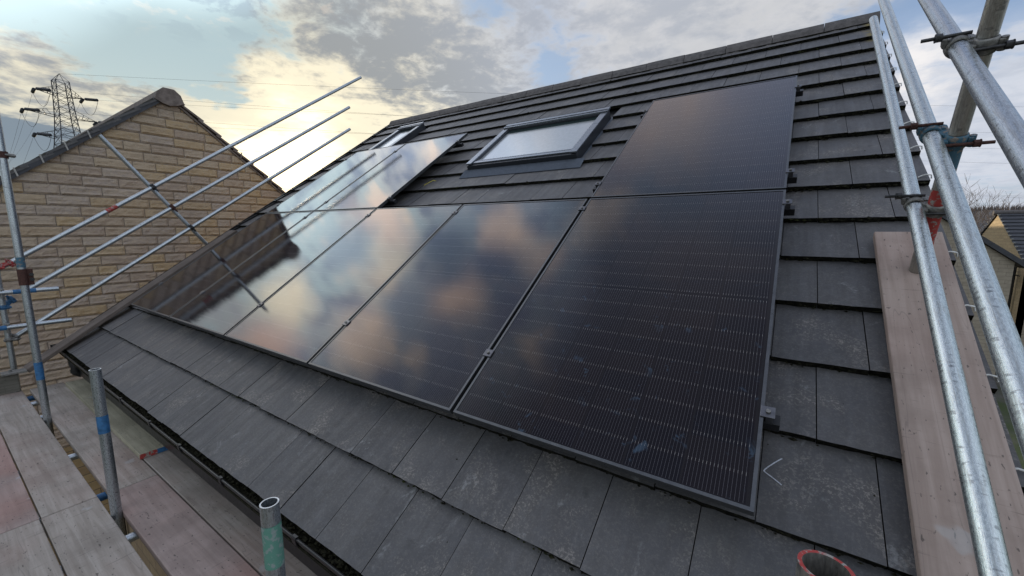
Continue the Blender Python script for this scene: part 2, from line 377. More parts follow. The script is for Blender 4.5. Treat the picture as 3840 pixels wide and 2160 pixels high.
mat('reddish deck wood', m_wood((.28, .22, .20), (.37, .295, .27), 'X', red=.4))
mat('yellow grey plywood', m_wood((.27, .25, .185), (.37, .345, .26), 'X'))
mat('slope board wood', m_wood((.29, .225, .195), (.385, .31, .275), 'Y', red=.10))
mat('brown weathered board', m_wood((.105, .085, .072), (.17, .14, .125), 'Y'))
mat('dark board', m_wood((.09, .085, .07), (.15, .14, .12), 'Y'))
def m_stone(q, p):
    o = q.pos; n_ = q.noise(q.scale(o, (1, 1, 2.2)), 16, 7, .68); f = q.noise(o, 120, 4, .7); s3 = q.noise(q.scale(o, (1, 1, 3)), 40, 5, .65)
    a = q.mix(q.ss(q.rnd, .0, .45), (.355, .28, .23), (.43, .315, .185))
    a = q.mix(q.ss(q.rnd, .5, .62), a, (.43, .34, .245)); a = q.mix(q.ss(q.rnd, .72, .84), a, (.38, .315, .27)); a = q.mix(q.ss(q.rnd, .92, .97), a, (.41, .34, .285))
    c = q.mix(q.ss(n_, .38, .68, 0, .75), a, (.46, .37, .27)); c = q.mix(q.ss(s3, .52, .70, 0, .45), c, (.24, .185, .145))
    c = q.mix(q.ss(f, .5, .75, 0, .35), c, (.16, .12, .09))
    c = q.mix(q.ss(q.noise(q.scale(o, (1, 1, .6)), 1.1, 4, .6), .46, .68, 0, .30), c, (.20, .165, .14))
    setp(q, p, c, .9, 0, .2, q.m('ADD', q.m('MULTIPLY', n_, 1.4), q.m('ADD', q.m('MULTIPLY', s3, .8), q.m('MULTIPLY', f, .4))), .8, .012)
mat('rock faced stone', m_stone)
mat('mortar', m_plain((.33, .28, .24), .95, 0, .1, .25, 50))
def m_brick(cols, sc_, axis):
    def fn(q, p):
        x, y, z = q.sep(q.pos)[0:3]
        c3 = q.n('ShaderNodeCombineXYZ'); q.put(c3.inputs[0], x if axis == 'X' else y); q.put(c3.inputs[1], z)
        b = q.n('ShaderNodeTexBrick'); q.put(b.inputs['Vector'], c3.outputs[0])
        b.inputs['Color1'].default_value = (*cols[0], 1); b.inputs['Color2'].default_value = (*cols[1], 1); b.inputs['Mortar'].default_value = (*cols[2], 1)
        b.inputs['Scale'].default_value = 1; b.inputs['Mortar Size'].default_value = .006 * sc_; b.inputs['Brick Width'].default_value = .44 * sc_; b.inputs['Row Height'].default_value = .15 * sc_
        b.inputs['Mortar Smooth'].default_value = .3
        n_ = q.noise(q.pos, 9, 6, .7)
        c = q.mix(q.ss(n_, .35, .7, 0, .5), b.outputs[0], tuple(x * .55 for x in cols[0]))
        setp(q, p, c, .9, 0, .2, q.m('SUBTRACT', q.m('MULTIPLY', n_, .5), b.outputs['Fac']), .6, .012)
    return fn
mat('stone wall along X', m_brick(((.32, .24, .15), (.25, .18, .12), (.15, .12, .10)), 1, 'X'))
mat('stone wall along Y', m_brick(((.40, .29, .15), (.32, .22, .13), (.14, .11, .09)), 1.0, 'Y'))
mat('grey stone wall', m_brick(((.38, .33, .26), (.32, .275, .22), (.20, .17, .14)), 1, 'X'))
mat('far slate', m_plain((.045, .047, .055), .6, 0, .4, .25, 6))
mat('bark', m_plain((.10, .075, .060), .9, 0, .2, .3, 10))
def m_twig(q, p):  # twig colour made paler and greyer to carry the distance haze
    setp(q, p, q.mix(q.ss(q.noise(q.pos, .08, 4, .6), .35, .65), (.10, .095, .10), (.15, .13, .125)), .95, 0, .1)
mat('distant twigs', m_twig)
mat('far buff stone', m_brick(((.48, .37, .23), (.41, .32, .20), (.26, .21, .16)), 1.0, 'Y'))
def m_ground(q, p):
    n_ = q.noise(q.pos, .25, 6, .6); f = q.noise(q.pos, 14, 5, .7)
    c = q.mix(q.ss(n_, .42, .56), (.10, .095, .085), (.055, .075, .030)); c = q.mix(q.ss(f, .35, .7, 0, .5), c, (.05, .05, .04))
    setp(q, p, c, .95, 0, .2, f, .4, .02)
mat('ground', m_ground)
def m_pave(q, p):
    n_ = q.noise(q.pos, 3, 5, .6); setp(q, p, q.mix(q.ss(n_, .3, .7), (.16, .125, .09), (.26, .21, .155)), .9, 0, .2, n_, .4, .01)
mat('sandy paving', m_pave)
def m_hill(q, p):  # distance haze is mixed into this grey hillside colour
    n_ = q.noise(q.pos, .03, 6, .65); setp(q, p, q.mix(q.ss(n_, .35, .65), (.085, .085, .09), (.12, .11, .105)), 1, 0, .1)
mat('wooded hillside', m_hill)
def m_glass_cell(smudge):
    def fn(q, p):
        t = q.nt; x, y, z = q.sep(q.obj)[0:3]
        cu = q.m('DIVIDE', q.m('SUBTRACT', x, .0195), .1825)                 # six cell columns
        fu = q.m('FRACT', cu)
        inu = q.m('MULTIPLY', q.m('GREATER_THAN', cu, 0), q.m('LESS_THAN', cu, 6))
        wx = q.m('MULTIPLY', q.m('SUBTRACT', fu, .5), .1825 / .0109)          # 16 wires per cell
        lw = q.m('LESS_THAN', q.m('ABSOLUTE', q.m('SUBTRACT', q.m('FRACT', wx), .5)), .042)
        lw = q.m('MULTIPLY', lw, q.m('LESS_THAN', q.m('ABSOLUTE', wx), 8.0))
        yh = q.m('SUBTRACT', q.m('ABSOLUTE', q.m('SUBTRACT', y, .881)), .008)
        cv = q.m('DIVIDE', yh, .0952); fv = q.m('FRACT', cv)
        inv = q.m('MULTIPLY', q.m('GREATER_THAN', yh, 0), q.m('LESS_THAN', cv, 9))
        line = q.m('MULTIPLY', q.m('MULTIPLY', lw, inu), inv)
        # short bright tabs where a wire crosses from one half-cell to the next
        tab = q.m('MULTIPLY', q.m('LESS_THAN', q.m('ABSOLUTE', q.m('SUBTRACT', fv, .06)), .055), line)
        cellid = q.n('ShaderNodeCombineXYZ'); q.put(cellid.inputs[0], q.m('FLOOR', cu)); q.put(cellid.inputs[1], q.m('FLOOR', q.m('DIVIDE', y, .0952)))
        wn = q.n('ShaderNodeTexWhiteNoise', noise_dimensions='3D'); q.put(wn.inputs['Vector'], cellid.outputs[0])
        base = q.mix(q.lin(wn.outputs['Value'], 0, 1), (.0080, .0070, .0105), (.0125, .0095, .0115))
        gapc = q.m('MULTIPLY', q.m('LESS_THAN', q.m('ABSOLUTE', q.m('SUBTRACT', fu, .5)), .485), q.m('MULTIPLY', inu, q.m('GREATER_THAN', fv, .012)))
        base = q.mix(gapc, (.017, .0150, .0170), base)
        base = q.mix(q.m('MULTIPLY', line, .62), base, (.145, .14, .155))
        base = q.mix(q.m('MULTIPLY', tab, .38), base, (.62, .58, .56))
        if smudge:
            sm = q.m('MULTIPLY', q.ss(q.noise(q.obj, 16, 4, .62, .5), .585, .70), q.ss(q.m('ADD', y, q.m('MULTIPLY', x, -.12)), 1.0, .6))
            sp = q.ss(q.noise(q.obj, 4.5, 2, .5), .46, .60)
            base = q.mix(q.m('MULTIPLY', q.m('MULTIPLY', sm, sp), .36), base, (.085, .14, .21))
        q.put(p.inputs['Base Color'], base); p.inputs['Roughness'].default_value = .6; p.inputs['Specular IOR Level'].default_value = .0
        gl = q.n('ShaderNodeBsdfGlossy'); gl.inputs['Color'].default_value = (.97, .96, .97, 1)
        q.put(gl.inputs['Roughness'], q.lin(q.noise(q.obj, 5, 4, .6), .3, .7, .022, .042))
        bb = q.n('ShaderNodeBump'); bb.inputs['Strength'].default_value = .018; bb.inputs['Distance'].default_value = .002
        q.put(bb.inputs['Height'], q.noise(q.obj, 420, 2, .5)); t.links.new(bb.outputs[0], gl.inputs['Normal'])
        lwt = q.n('ShaderNodeLayerWeight'); lwt.inputs['Blend'].default_value = .5
        cr = q.n('ShaderNodeFloatCurve'); q.put(cr.inputs['Value'], lwt.outputs['Facing'])
        cu_ = cr.mapping.curves[0]
        for i, (a, b) in enumerate(((0, .014), (.18, .018), (.36, .038), (.48, .080), (.60, .150), (.70, .235), (.82, .46), (1, .95))):
            if i == 0: cu_.points[0].location = (a, b)
            elif i == 7: cu_.points[1].location = (a, b)
            else: cu_.points.new(a, b)
        cr.mapping.update()
        ms = q.n('ShaderNodeMixShader'); t.links.new(cr.outputs[0], ms.inputs[0]); t.links.new(p.outputs[0], ms.inputs[1]); t.links.new(gl.outputs[0], ms.inputs[2])
        t.links.new(ms.outputs[0], q.out.inputs[0])
    return fn
mat('solar glass', m_glass_cell(False)); mat('smudged solar glass', m_glass_cell(True))
def m_window(q, p):
    t = q.nt; n_ = q.noise(q.pos, 30, 5, .7); y = q.sep(q.obj)[1]
    dew = q.m('MULTIPLY', q.ss(n_, .3, .7, .75, 1.), .66)
    q.put(p.inputs['Base Color'], q.mix(dew, (.05, .06, .065), (.44, .46, .47))); p.inputs['Roughness'].default_value = .5
    gl = q.n('ShaderNodeBsdfGlossy'); gl.inputs['Color'].default_value = (.90, .92, .93, 1); gl.inputs['Roughness'].default_value = .16
    fr = q.n('ShaderNodeFresnel'); fr.inputs[0].default_value = 2.3
    ms = q.n('ShaderNodeMixShader'); q.put(ms.inputs[0], q.m('MULTIPLY', fr.outputs[0], 1.5, clamp=True)); t.links.new(p.outputs[0], ms.inputs[1]); t.links.new(gl.outputs[0], ms.inputs[2]); t.links.new(ms.outputs[0], q.out.inputs[0])
mat('roof window glass', m_window)
mat('clear dark glass', m_plain((.02, .035, .035), .1, 0, .8, .05))
mat('chalk', m_plain((.45, .47, .52), .9, 0, .1, .3, 300))

# ================================================================ our house: tiled roof
M_ = MATS
house = thing('tiled_house', 'stone house under the big dark tiled roof that carries the solar panels', 'house', (2.75, -.2, -5.6))
U0, U1 = -.84, 6.365; GA = .33; V0 = .029; NL = -.13; SLP = .0909
rt = MB(); ms = MB()
rng = random.Random(3)
wins = [(2.812, 4.122, 2.700, 3.690), (.07, .62, 3.50, 4.56)]      # u0,u1,v0,v1 of the two roof windows
def tile(mb, u0, u1, v, vtop, dz, c):
    K = 8; ft, bt, fb = [], [], []
    for i in range(K + 1):
        u = u0 + (u1 - u0) * i / K; j = rng.uniform(-.0013, .0013); j2 = rng.uniform(-.004, .004)
        ft.append(RP(u, v + j, NL + dz)); bt.append(RP(u, vtop, NL + dz - SLP * (vtop - v))); fb.append(RP(u, v + j2 + .002, NL - .031 + dz))
    o = mb.add(ft + bt, [(i, i + 1, K + 2 + i, K + 1 + i) for i in range(K)], c, 0)
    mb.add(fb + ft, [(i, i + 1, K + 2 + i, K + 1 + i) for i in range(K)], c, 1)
    d = VN * -.03
    for s_, (a, b) in ((0, (ft[0], bt[0])), (1, (ft[-1], bt[-1]))):
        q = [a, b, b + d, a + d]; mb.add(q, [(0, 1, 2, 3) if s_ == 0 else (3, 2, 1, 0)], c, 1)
for k in range(-2, 16):
    v = V0 + GA * k if k > -2 else -.640
    off = 5.903 if k % 2 else 6.055
    us = [U0] + [off + .3 * i for i in range(-24, 4) if U0 + .07 < off + .3 * i < U1 - .04] + [U1]
    for a, b in zip(us[:-1], us[1:]):
        a_, b_ = a + .0015, b - .0015; skip = False
        vt = v + .42; segs_ = [(a_, b_)]
        for wi, (wu0, wu1, wv0, wv1) in enumerate(wins):
            if v + .30 > wv0 and v < wv1 - .02:
                nn = []
                for (p_, q_) in segs_:
                    if q_ <= wu0 - .03 or p_ >= wu1 + .03: nn.append((p_, q_))
                    else:
                        if p_ < wu0 - .05: nn.append((p_, wu0 - .03))
                        if q_ > wu1 + .05: nn.append((wu1 + .03, q_))
                segs_ = nn
        for (p_, q_) in segs_:
            if q_ - p_ > .03: tile(rt, p_, q_, v + rng.uniform(-.003, .003), min(vt, 5.22), rng.uniform(-.0022, .0022), rng.random())
    # moss and grit clinging under each lip
    cnt = 420 if v < 2.4 else 340
    for _ in range(cnt):
        u = rng.uniform(U0 + .01, U1 - .01); r_ = (rng.uniform(.0018, .0048) if v < 1.2 else rng.uniform(.0025, .0085)) * (1.5 if rng.random() < .08 else 1)
        if any(a - .03 < u < b + .03 and c - .3 < v < d for a, b, c, d in wins): continue
        vv = v + rng.uniform(-.009, .004); nn = NL - rng.uniform(.002, .03)
        ctr = RP(u, vv, nn); vs_ = []
        for a3 in ((1, 0, 0), (-1, 0, 0), (0, 1, 0), (0, -1, 0), (0, 0, 1), (0, 0, -1)):
            q = rng.uniform(.6, 1.3) * r_; vs_.append(ctr + VX * a3[0] * q * 1.9 + VV * a3[1] * q + VN * a3[2] * q)
        ms.add(vs_, [(0, 2, 4), (2, 1, 4), (1, 3, 4), (3, 0, 4), (2, 0, 5), (1, 2, 5), (3, 1, 5), (0, 3, 5)], rng.random())
# small tufts and dropped moss crumbs lying on the tile faces
for _ in range(170):
    u = rng.uniform(U0, U1); v = rng.uniform(-.6, 5.0); k = math.floor((v - V0) / GA); nn = NL - SLP * (v - V0 - k * GA)
    if any(a - .03 < u < b + .03 and c - .3 < v < d for a, b, c, d in wins): continue
    r_ = rng.uniform(.0015, .005); ctr = RP(u, v, nn + r_ * .4)
    ms.add([ctr + VX * r_, ctr - VX * r_, ctr + VV * r_, ctr - VV * r_, ctr + VN * r_ * .7], [(0, 2, 4), (2, 1, 4), (1, 3, 4), (3, 0, 4)], rng.random())
obj('roof_tiles', rt, [M_['concrete tile'], M_['mossy shaded edge']], house)
tag(obj('moss', ms, M_['moss'], house), kind='stuff')
ub = MB(); ub.box(RP(U0 + .04, -.60, -.215), VX * (U1 - U0 - .08), VV * 5.8, VN * .022); obj('underlay', ub, M_['black plastic'], house)
# far slope
apex = RP(0, 5.235, -.175); AY, AZ = apex.y, apex.z
def BP(u, v, n): p = RP(u, v, n); return Vector((u, 2 * AY - p.y, p.z))
bs = MB()
for k in range(-2, 16):
    v = V0 + GA * k; a, b, c, d = BP(U0, v, NL), BP(U1, v, NL), BP(U1, min(v + .42, 5.23), NL - SLP * .42), BP(U0, min(v + .42, 5.23), NL - SLP * .42)
    e, f = BP(U0, v, NL - .031), BP(U1, v, NL - .031)
    bs.add([a, b, c, d, e, f], [(3, 2, 1, 0), (4, 0, 1, 5)][::-1], .5)
obj('far_roof_slope', bs, M_['concrete tile'], house)
# angular ridge tiles
rb = MB(); uu = U0 - .0; RL = .452; i = 0
while uu < U1 - .02:
    ue = min(uu + RL, U1 + .01); g_ = .003; c = rng.random(); dv = rng.uniform(-.002, .002); dn = rng.uniform(-.003, .003)
    prof = [(-.172, -.004), (-.160, .020), (-.088, .066), (-.030, .086)]     # (towards eaves, above tile) ; mirrored
    def rp(u, a, h, m=1):
        p = RP(u, 5.235 + a, NL + h - .03 + dn)
        return p if m > 0 else Vector((u, 2 * AY - p.y, p.z))
    def ring(u, k_=1.): return [rp(u, a, h) for a, h in prof] + [rp(u, a, h, -1) for a, h in reversed(prof)]
    rs = [ring(uu + g_), ring(ue - g_)]
    n = len(rs[0]); rb.add([p for r_ in rs for p in r_], [(j, n + j, n + j + 1, j + 1) for j in range(n - 1)], c)
    rb.add(rs[0], [tuple(reversed(range(n)))], c); rb.add(rs[1], [tuple(range(n))], c)
    # raised union clip at the joint
    uu = ue; i += 1
obj('ridge', rb, M_['ridge concrete'], house, bevel=.004)
mo = MB()                                                   # lumpy mortar bedding beneath the ridge tiles
rr_ = random.Random(5); N_ = 160; rs0, rs1 = [], []
for j in range(N_ + 1):
    u = U0 + .02 + (U1 - U0 - .04) * j / N_; q = rr_.uniform(-.008, .008)
    rs0.append(RP(u, 5.062 + q, NL - .034 + rr_.uniform(-.002, .006))); rs1.append(RP(u, 5.09 + q * .4, NL + .004))
mo.add(rs0 + rs1, [(j, j + 1, N_ + 2 + j, N_ + 1 + j) for j in range(N_)]); obj('ridge_mortar', mo, M_['mossy shaded edge'], house)
# left verge: dry-verge caps, one per course
for k in range(-1, 16):
    v = V0 + GA * k; m = MB()
    o = RP(U0 - .028, v - .012, NL - .10); m.box(o, VX * .011, VV * .345, VN * .118 ); m.box(RP(U0 - .028, v - .012, NL + .008), VX * .062, VV * .345 - VN * .028, VN * .010)
    m.box(RP(U0 - .026, v - .018, NL - .06), VX * .055, VV * .008, VN * .07)
    m.tube(RP(U0 + .0, v + .03, NL + .017), RP(U0, v + .03, NL + .028), .008, 10)
    obj('verge_cap', m, M_['black plastic'], house)
# right verge: undercloak and white clips
m = MB(); m.box(RP(U1 - .03, -.62, NL - .085), VX * .02, VV * 5.8, VN * .05); obj('undercloak', m, M_['mortar'], house)
for k in range(-1, 15):
    v = V0 + GA * k + .045; m = MB(); u = U1
    m.path([RP(u - .045, v - .012, NL + .003), RP(u - .03, v, NL + .005), RP(u - .015, v + .002, NL + .009), RP(u + .006, v + .0, NL + .006), RP(u + .009, v - .004, NL - .012)], .0034, 6)
    obj('verge_clip', m, M_['white plastic'], house)
# walls
def wallbox(name, pts, mname, par, thick):
    m = MB(); a = [Vector(p) for p in pts]; n = len(a); b = [p + Vector(thick) for p in a]
    m.add(a + b, [tuple(range(n)), tuple(reversed(range(n, 2 * n)))] + [(i, n + i, n + (i + 1) % n, (i + 1) % n) for i in range(n)])
    o = obj(name, m, M_[mname], par); bm = bmesh.new(); bm.from_mesh(o.data); bmesh.ops.recalc_face_normals(bm, faces=bm.faces); bm.to_mesh(o.data); bm.free(); return o
GZ = -5.6; YF = -.22; YB = 2 * AY + .22; ze = RP(0, 0, 0).z
def zr(y): return (y if y < AY else 2 * AY - y) * ST / CT - .26
for x0, th in ((U0 + .06, (.25, 0, 0)), (U1 - .07, (-.25, 0, 0))):
    wallbox('wall', [(x0, YF, GZ), (x0, YF, zr(YF)), (x0, AY, zr(AY)), (x0, YB, zr(YB)), (x0, YB, GZ)], 'stone wall along Y', house, th)
for y0, th in ((YF, (0, .2, 0)), (YB, (0, -.2, 0))):
    wallbox('wall', [(U0 + .062, y0 + .001, GZ), (U1 - .072, y0 + .001, GZ), (U1 - .072, y0 + .001, zr(YF)), (U0 + .062, y0 + .001, zr(YF))], 'stone wall along X', house, th)
m = MB(); m.box((U0 + .02, -.41, -.72), (U1 - U0 - .04, 0, 0), (0, .19, 0), (0, 0, .16)); obj('fascia', m, M_['black plastic'], house)
# gutter
gt = MB(); GY, GZ0, GR = -.433, -.486, .056; xs = [U0 - .06 + (U1 + .1 - U0) * i / 12 for i in range(13)]
rs = []
for x in xs:
    pr = []
    for j in range(17):
        a = PI + PI * j / 16; pr.append(Vector((x, GY + math.cos(a) * GR, GZ0 + math.sin(a) * GR)))
    pin = [Vector((x, GY + math.cos(PI + PI * j / 16) * (GR - .004), GZ0 + math.sin(PI + PI * j / 16) * (GR - .004))) for j in range(16, -1, -1)]
    lip = [Vector((x, GY - GR - .006, GZ0 + .002)), Vector((x, GY - GR - .006, GZ0 + .008)), Vector((x, GY - GR + .004, GZ0 + .008))]
    rs.append(pr[::-1] + lip + pin[::-1])
gt.rings([list(reversed(r_)) for r_ in rs], True, True)
gut = obj('gutter', gt, M_['black plastic'], house)
for x in (-.25, .75, 1.69, 2.35, 2.88, 3.45, 4.17, 4.9, 5.62):
    m = MB(); pts = [Vector((x, GY + math.cos(a) * (GR + .006), GZ0 + math.sin(a) * (GR + .006))) for a in [PI + PI * j / 10 for j in range(11)]]
    pts = [Vector((x, GY - GR + .006, GZ0 + .012)), Vector((x, GY - GR - .006, GZ0 + .012))] + pts
    for a, b in zip(pts[:-1], pts[1:]): m.bar(a, b, .030, .005, up=(pts[6] - (a + b) / 2).cross(VX) if 0 else Vector((0, (a + b)[1] / 2 - GY, (a + b)[2] / 2 - GZ0 + .001)))
    obj('gutter_bracket', m, M_['rail black'], gut)
m = MB(); rd = random.Random(11)
for _ in range(2600):
    x = rd.uniform(U0, U1); y = GY + rd.uniform(-.040, .045); r_ = rd.uniform(.0035, .011) * (1.3 if rd.random() < .1 else 1); z = GZ0 - .030 + rd.uniform(0, .014) + (.008 if y < GY else 0)
    vs_ = [Vector((x, y, z)) + Vector((a * r_ * rd.uniform(.6, 1.6), b * r_ * rd.uniform(.6, 1.5), c * r_ * rd.uniform(.5, 1.2))) for a, b, c in ((1, 0, 0), (-1, 0, 0), (0, 1, 0), (0, -1, 0), (0, 0, 1), (0, 0, -1))]
    m.add(vs_, [(0, 2, 4), (2, 1, 4), (1, 3, 4), (3, 0, 4), (2, 0, 5), (1, 2, 5), (3, 1, 5), (0, 3, 5)])
m.box((U0, GY - .05, GZ0 - .045), (U1 - U0, 0, 0), (0, .1, 0), (0, 0, .012))
tag(obj('gutter_debris', m, M_['moss'], house), kind='stuff')
m = MB(); m.box((U0 - .07, GY - .075, GZ0 - .075), (.02, 0, 0), (0, .14, 0), (0, 0, .085)); obj('gutter_end', m, M_['black plastic'], gut)
m = MB(); m.tube((-.27, GY, GZ0 - .03), (-.27, GY, GZ0 - .19), .034, 20); m.tube((-.27, GY, GZ0 - .08), (-.27, GY, GZ0 - .13), .041, 20); m.path([(-.27, GY, GZ0 - .17), (-.27, GY, GZ0 - .20), (-.27, GY + .03, GZ0 - .225), (-.27, GY + .12, GZ0 - .24), (-.27, GY + .165, GZ0 - .27), (-.27, GY + .165, GZ + .1)], .034, 18)
m.tube((-.27, GY, GZ0 - .165), (-.27, GY, GZ0 - .20), .039, 20)
obj('downpipe', m, M_['black plastic'], house)
# chalked arrow on the tile below the last panel
m = MB(); pts = [(5.813, .268), (5.802, .256), (5.789, .240), (5.776, .223), (5.768, .211), (5.765, .204), (5.772, .199), (5.786, .191), (5.801, .182), (5.816, .172)]
for (a, b), (c, d) in zip(pts[:-1], pts[1:]):
    p, q = RP(a, b, NL - SLP * (b - V0) + .002), RP(c, d, NL - SLP * (d - V0) + .002); m.bar(p, q, .0034, .001, up=VN)
obj('chalk_mark', m, M_['chalk'], house)
# ---------------------------------------------------------------- roof windows
def roof_window(u0, u1, v0, v1, apron, small):
    NT = -.055; w_ = .078; f = MB()
    def B(ua, ub, va, vb, na, nb, mb=f, mi=0): mb.box(RP(ua, va, na), VX * (ub - ua), VV * (vb - va), VN * (nb - na), mi=mi)
    B(u0, u0 + w_, v0 + .03, v1 - .075, -.19, NT - .012); B(u1 - w_, u1, v0 + .03, v1 - .075, -.19, NT - .012)
    B(u0, u1, v0, v0 + .075, -.19, NT - .022); B(u0 + .003, u1 - .003, v1 - .11, v1, -.19, NT - .006)
    root = obj('roof_window', f, M_['window dark'], house, bevel=.003)
    for a, b in ((u0 - .006, u0 + w_ - .012), (u1 - w_ + .012, u1 + .006)):
        c = MB(); B(a, b, v0 + .005, v0 + .62 * (v1 - v0), NT - .012, NT + .003, c); B(a + .001, b - .001, v0 + .625 * (v1 - v0), v1 - .09, NT - .012, NT + .002, c); obj('side_cover', c, M_['grey window metal'], root, bevel=.002)
    c = MB(); B(u0 - .008, u1 + .008, v1 - .095, v1 + .012, NT - .006, NT + .016, c); B(u0 - .006, u1 + .006, v1 - .06, v1 - .052, NT + .016, NT + .022, c); obj('top_hood', c, M_['grey window metal'], root, bevel=.003)
    c = MB(); B(u0 + w_ - .005, u1 - w_ + .005, v0 + .035, v0 + .075, NT - .022, NT - .008, c); B(u0 + w_, u1 - w_, v0 + .10, v0 + .118, NT - .032, NT - .016, c); obj('bottom_bar', c, M_['grey window metal'], root, bevel=.002)
    c = MB(); B(u0 + w_ - .004, u1 - w_ + .004, v0 + .07, v1 - .105, -.105, -.086, c); obj('pane', c, M_['roof window glass'], root)
    c = MB(); B(u0 + w_, u1 - w_, v1 - .175, v1 - .10, -.086, -.082, c); obj('dark_band', c, M_['clear dark glass'], root)
    c = MB()
    if apron:
        # pleated lead apron laid over the course below
        K = 230; va, vb = apron; ua, ub = u0 - .045, u1 + .075; top, bot = [], []
        for i in range(K + 1):
            u = ua + (ub - ua) * i / K; h = .003 * (1 if i % 2 else -1)
            def nn(v): kk = math.floor((v - V0) / GA); return NL - SLP * (v - V0 - kk * GA)
            bot.append(RP(u, va + rng.uniform(-.002, .002), nn(va) + .008 + h)); top.append(RP(u, vb, nn(vb - .0) + .012 + h * .6))
        c.add(bot + top, [(i, i + 1, K + 2 + i, K + 1 + i) for i in range(K)])
        c.add(bot + [p - VN * .006 for p in bot], [(K + 1 + i, K + 2 + i, i + 1, i) for i in range(K)])
        c.box(RP(u0 - .02, v0 - .022, -.16), VX * (u1 - u0 + .04), VV * .024, VN * .030)
    for a in ((u0 - .032, u1 + .004) if apron else (u0 - .032,)): c.box(RP(a, v0 - .02, -.165), VX * .028, VV * (v1 - v0 + .05), VN * .012)
    obj('flashing', c, M_['lead flashing'], root)
roof_window(*wins[0], (2.560, 2.698), False); roof_window(*wins[1], None, True)
# ================================================================ solar panels
PW, PH, PG = 1.134, 1.7605, .02; PP = PW + PG
def panel(col_, row, label, glassmat='solar glass', src=None):
    u, v = col_ * PP, row * (PH + PG)
    if src is not None:
        r_ = src.copy(); COL.objects.link(r_); r_.location = RP(u, v, 0); r_['label'] = label
        for ch in src.children: c = ch.copy(); COL.objects.link(c); c.parent = r_
        return r_
    root = thing('solar_panel', label, 'solar panel', RP(u, v, 0), 'solar panels laid in two rows on the tiled roof', (TH, 0, 0))
    f = MB(); L = .011; D = .030; X, Y, Z = Vector((1, 0, 0)), Vector((0, 1, 0)), Vector((0, 0, 1))
    def mitre(a, b, c, d):   # top lip quad a,b outer; c,d inner
        f.add([a, b, c, d], [(0, 1, 2, 3)])
    o = [Vector((0, 0, 0)), Vector((PW, 0, 0)), Vector((PW, PH, 0)), Vector((0, PH, 0))]; i_ = [Vector((L, L, 0)), Vector((PW - L, L, 0)), Vector((PW - L, PH - L, 0)), Vector((L, PH - L, 0))]
    for k in range(4):
        j = (k + 1) % 4; mitre(o[k], o[j], i_[j], i_[k])
        f.add([o[k] - Z * D, o[j] - Z * D, o[j], o[k]], [(0, 1, 2, 3)]); f.add([i_[k], i_[j], i_[j] - Z * .0035, i_[k] - Z * .0035], [(0, 1, 2, 3)])
        j2 = [Vector((.03, .03, -D)), Vector((PW - .03, .03, -D)), Vector((PW - .03, PH - .03, -D)), Vector((.03, PH - .03, -D))]
        f.add([o[j] - Z * D, o[k] - Z * D, j2[k], j2[j]], [(0, 1, 2, 3)])
    obj('frame', f, M_['anodised black'], root, local=True)
    q = MB(); q.box((L - .001, L - .001, -.0075), (PW - 2 * L + .002, 0, 0), (0, PH - 2 * L + .002, 0), (0, 0, .005)); obj('glass', q, M_[glassmat], root, local=True)
    return root
p0 = panel(0, 0, 'leftmost solar panel of the lower row, beside the brown verge board')
panel(1, 0, 'second lower solar panel from the left verge, crossed by the mirrored gable edge', src=p0)
panel(2, 0, 'third lower solar panel from the left verge, reflecting pale cloudy sky', src=p0)
panel(3, 0, 'fourth lower solar panel, with brown and grey cloud reflections, left of the smudged one', src=p0)
panel(4, 0, 'nearest dark solar panel, right end of the lower row, glass marked by bluish smudges', 'smudged solar glass')
panel(0, 1, 'upper solar panel at the left verge, just below the small roof window', src=p0)
panel(1, 1, 'upper solar panel between the left verge panel and the large roof window', src=p0)
panel(4, 1, 'upper solar panel standing alone, right of the large roof window', src=p0)
# ---------------------------------------------------------------- mounting rails and clamps
def clamp(parent, u, v, end):
    m = MB(); r0 = RP(u, v, 0)
    if end == 0:
        m.box(RP(u - .023, v - .021, .0005), VX * .046, VV * .042, VN * .005); m.box(RP(u - .0085, v - .021, -.030), VX * .017, VV * .042, VN * .031)
    else:
        s_ = end; m.box(RP(u - (.012 if s_ > 0 else .030), v - .021, .0005), VX * .042, VV * .042, VN * .005); m.box(RP(u + (.003 if s_ > 0 else -.024), v - .021, -.034), VX * .021, VV * .042, VN * .035)
    o = obj('clamp', m, M_['clamp metal'], parent, bevel=.0015)
    b = MB(); bu = u + .010 * end; b.tube(RP(bu, v, .005), RP(bu, v, .0125), .0075, 6); b.tube(RP(bu, v, .0125), RP(bu, v, .0128), .0042, 6); obj('bolt', b, M_['dull steel'], o)
def rail(v, ua, ub, label, us_mid, ends):
    root = thing('mounting_rail', label, 'mounting rail', RP((ua + ub) / 2, v, -.07), 'black rails under the solar panels')
    m = MB(); m.box(RP(ua, v - .020, -.071), VX * (ub - ua), VV * .040, VN * .040)
    obj('rail', m, M_['rail black'], root, bevel=.002)
    u = ua + .35
    while u < ub - .3:
        h = MB(); h.box(RP(u - .03, v - .03, -.125), VX * .06, VV * .22, VN * .005); h.box(RP(u - .03, v - .03, -.125), VX * .06, VV * .006, VN * .055); obj('roof_hook', h, M_['rail black'], root); u += 1.1
    for x in us_mid: clamp(root, x, v, 0)
    for x, e in ends: clamp(root, x, v, e)
G0 = lambda i: i * PP - PG / 2
rail(.335, -.06, 5.797, 'lowest mounting rail, its black end below the right corner of the smudged panel', [G0(i) for i in (1, 2, 3, 4)], [(-.002, -1), (5.752, 1)])
rail(1.632, -.06, 5.797, 'mounting rail under the top edge of the lower row of solar panels', [G0(i) for i in (1, 2, 3, 4)], [(-.002, -1), (5.752, 1)])
rail(1.965, -.06, 2.36, 'lower mounting rail beneath the pair of upper panels at the left', [G0(1)], [(-.002, -1), (2.290, 1)])
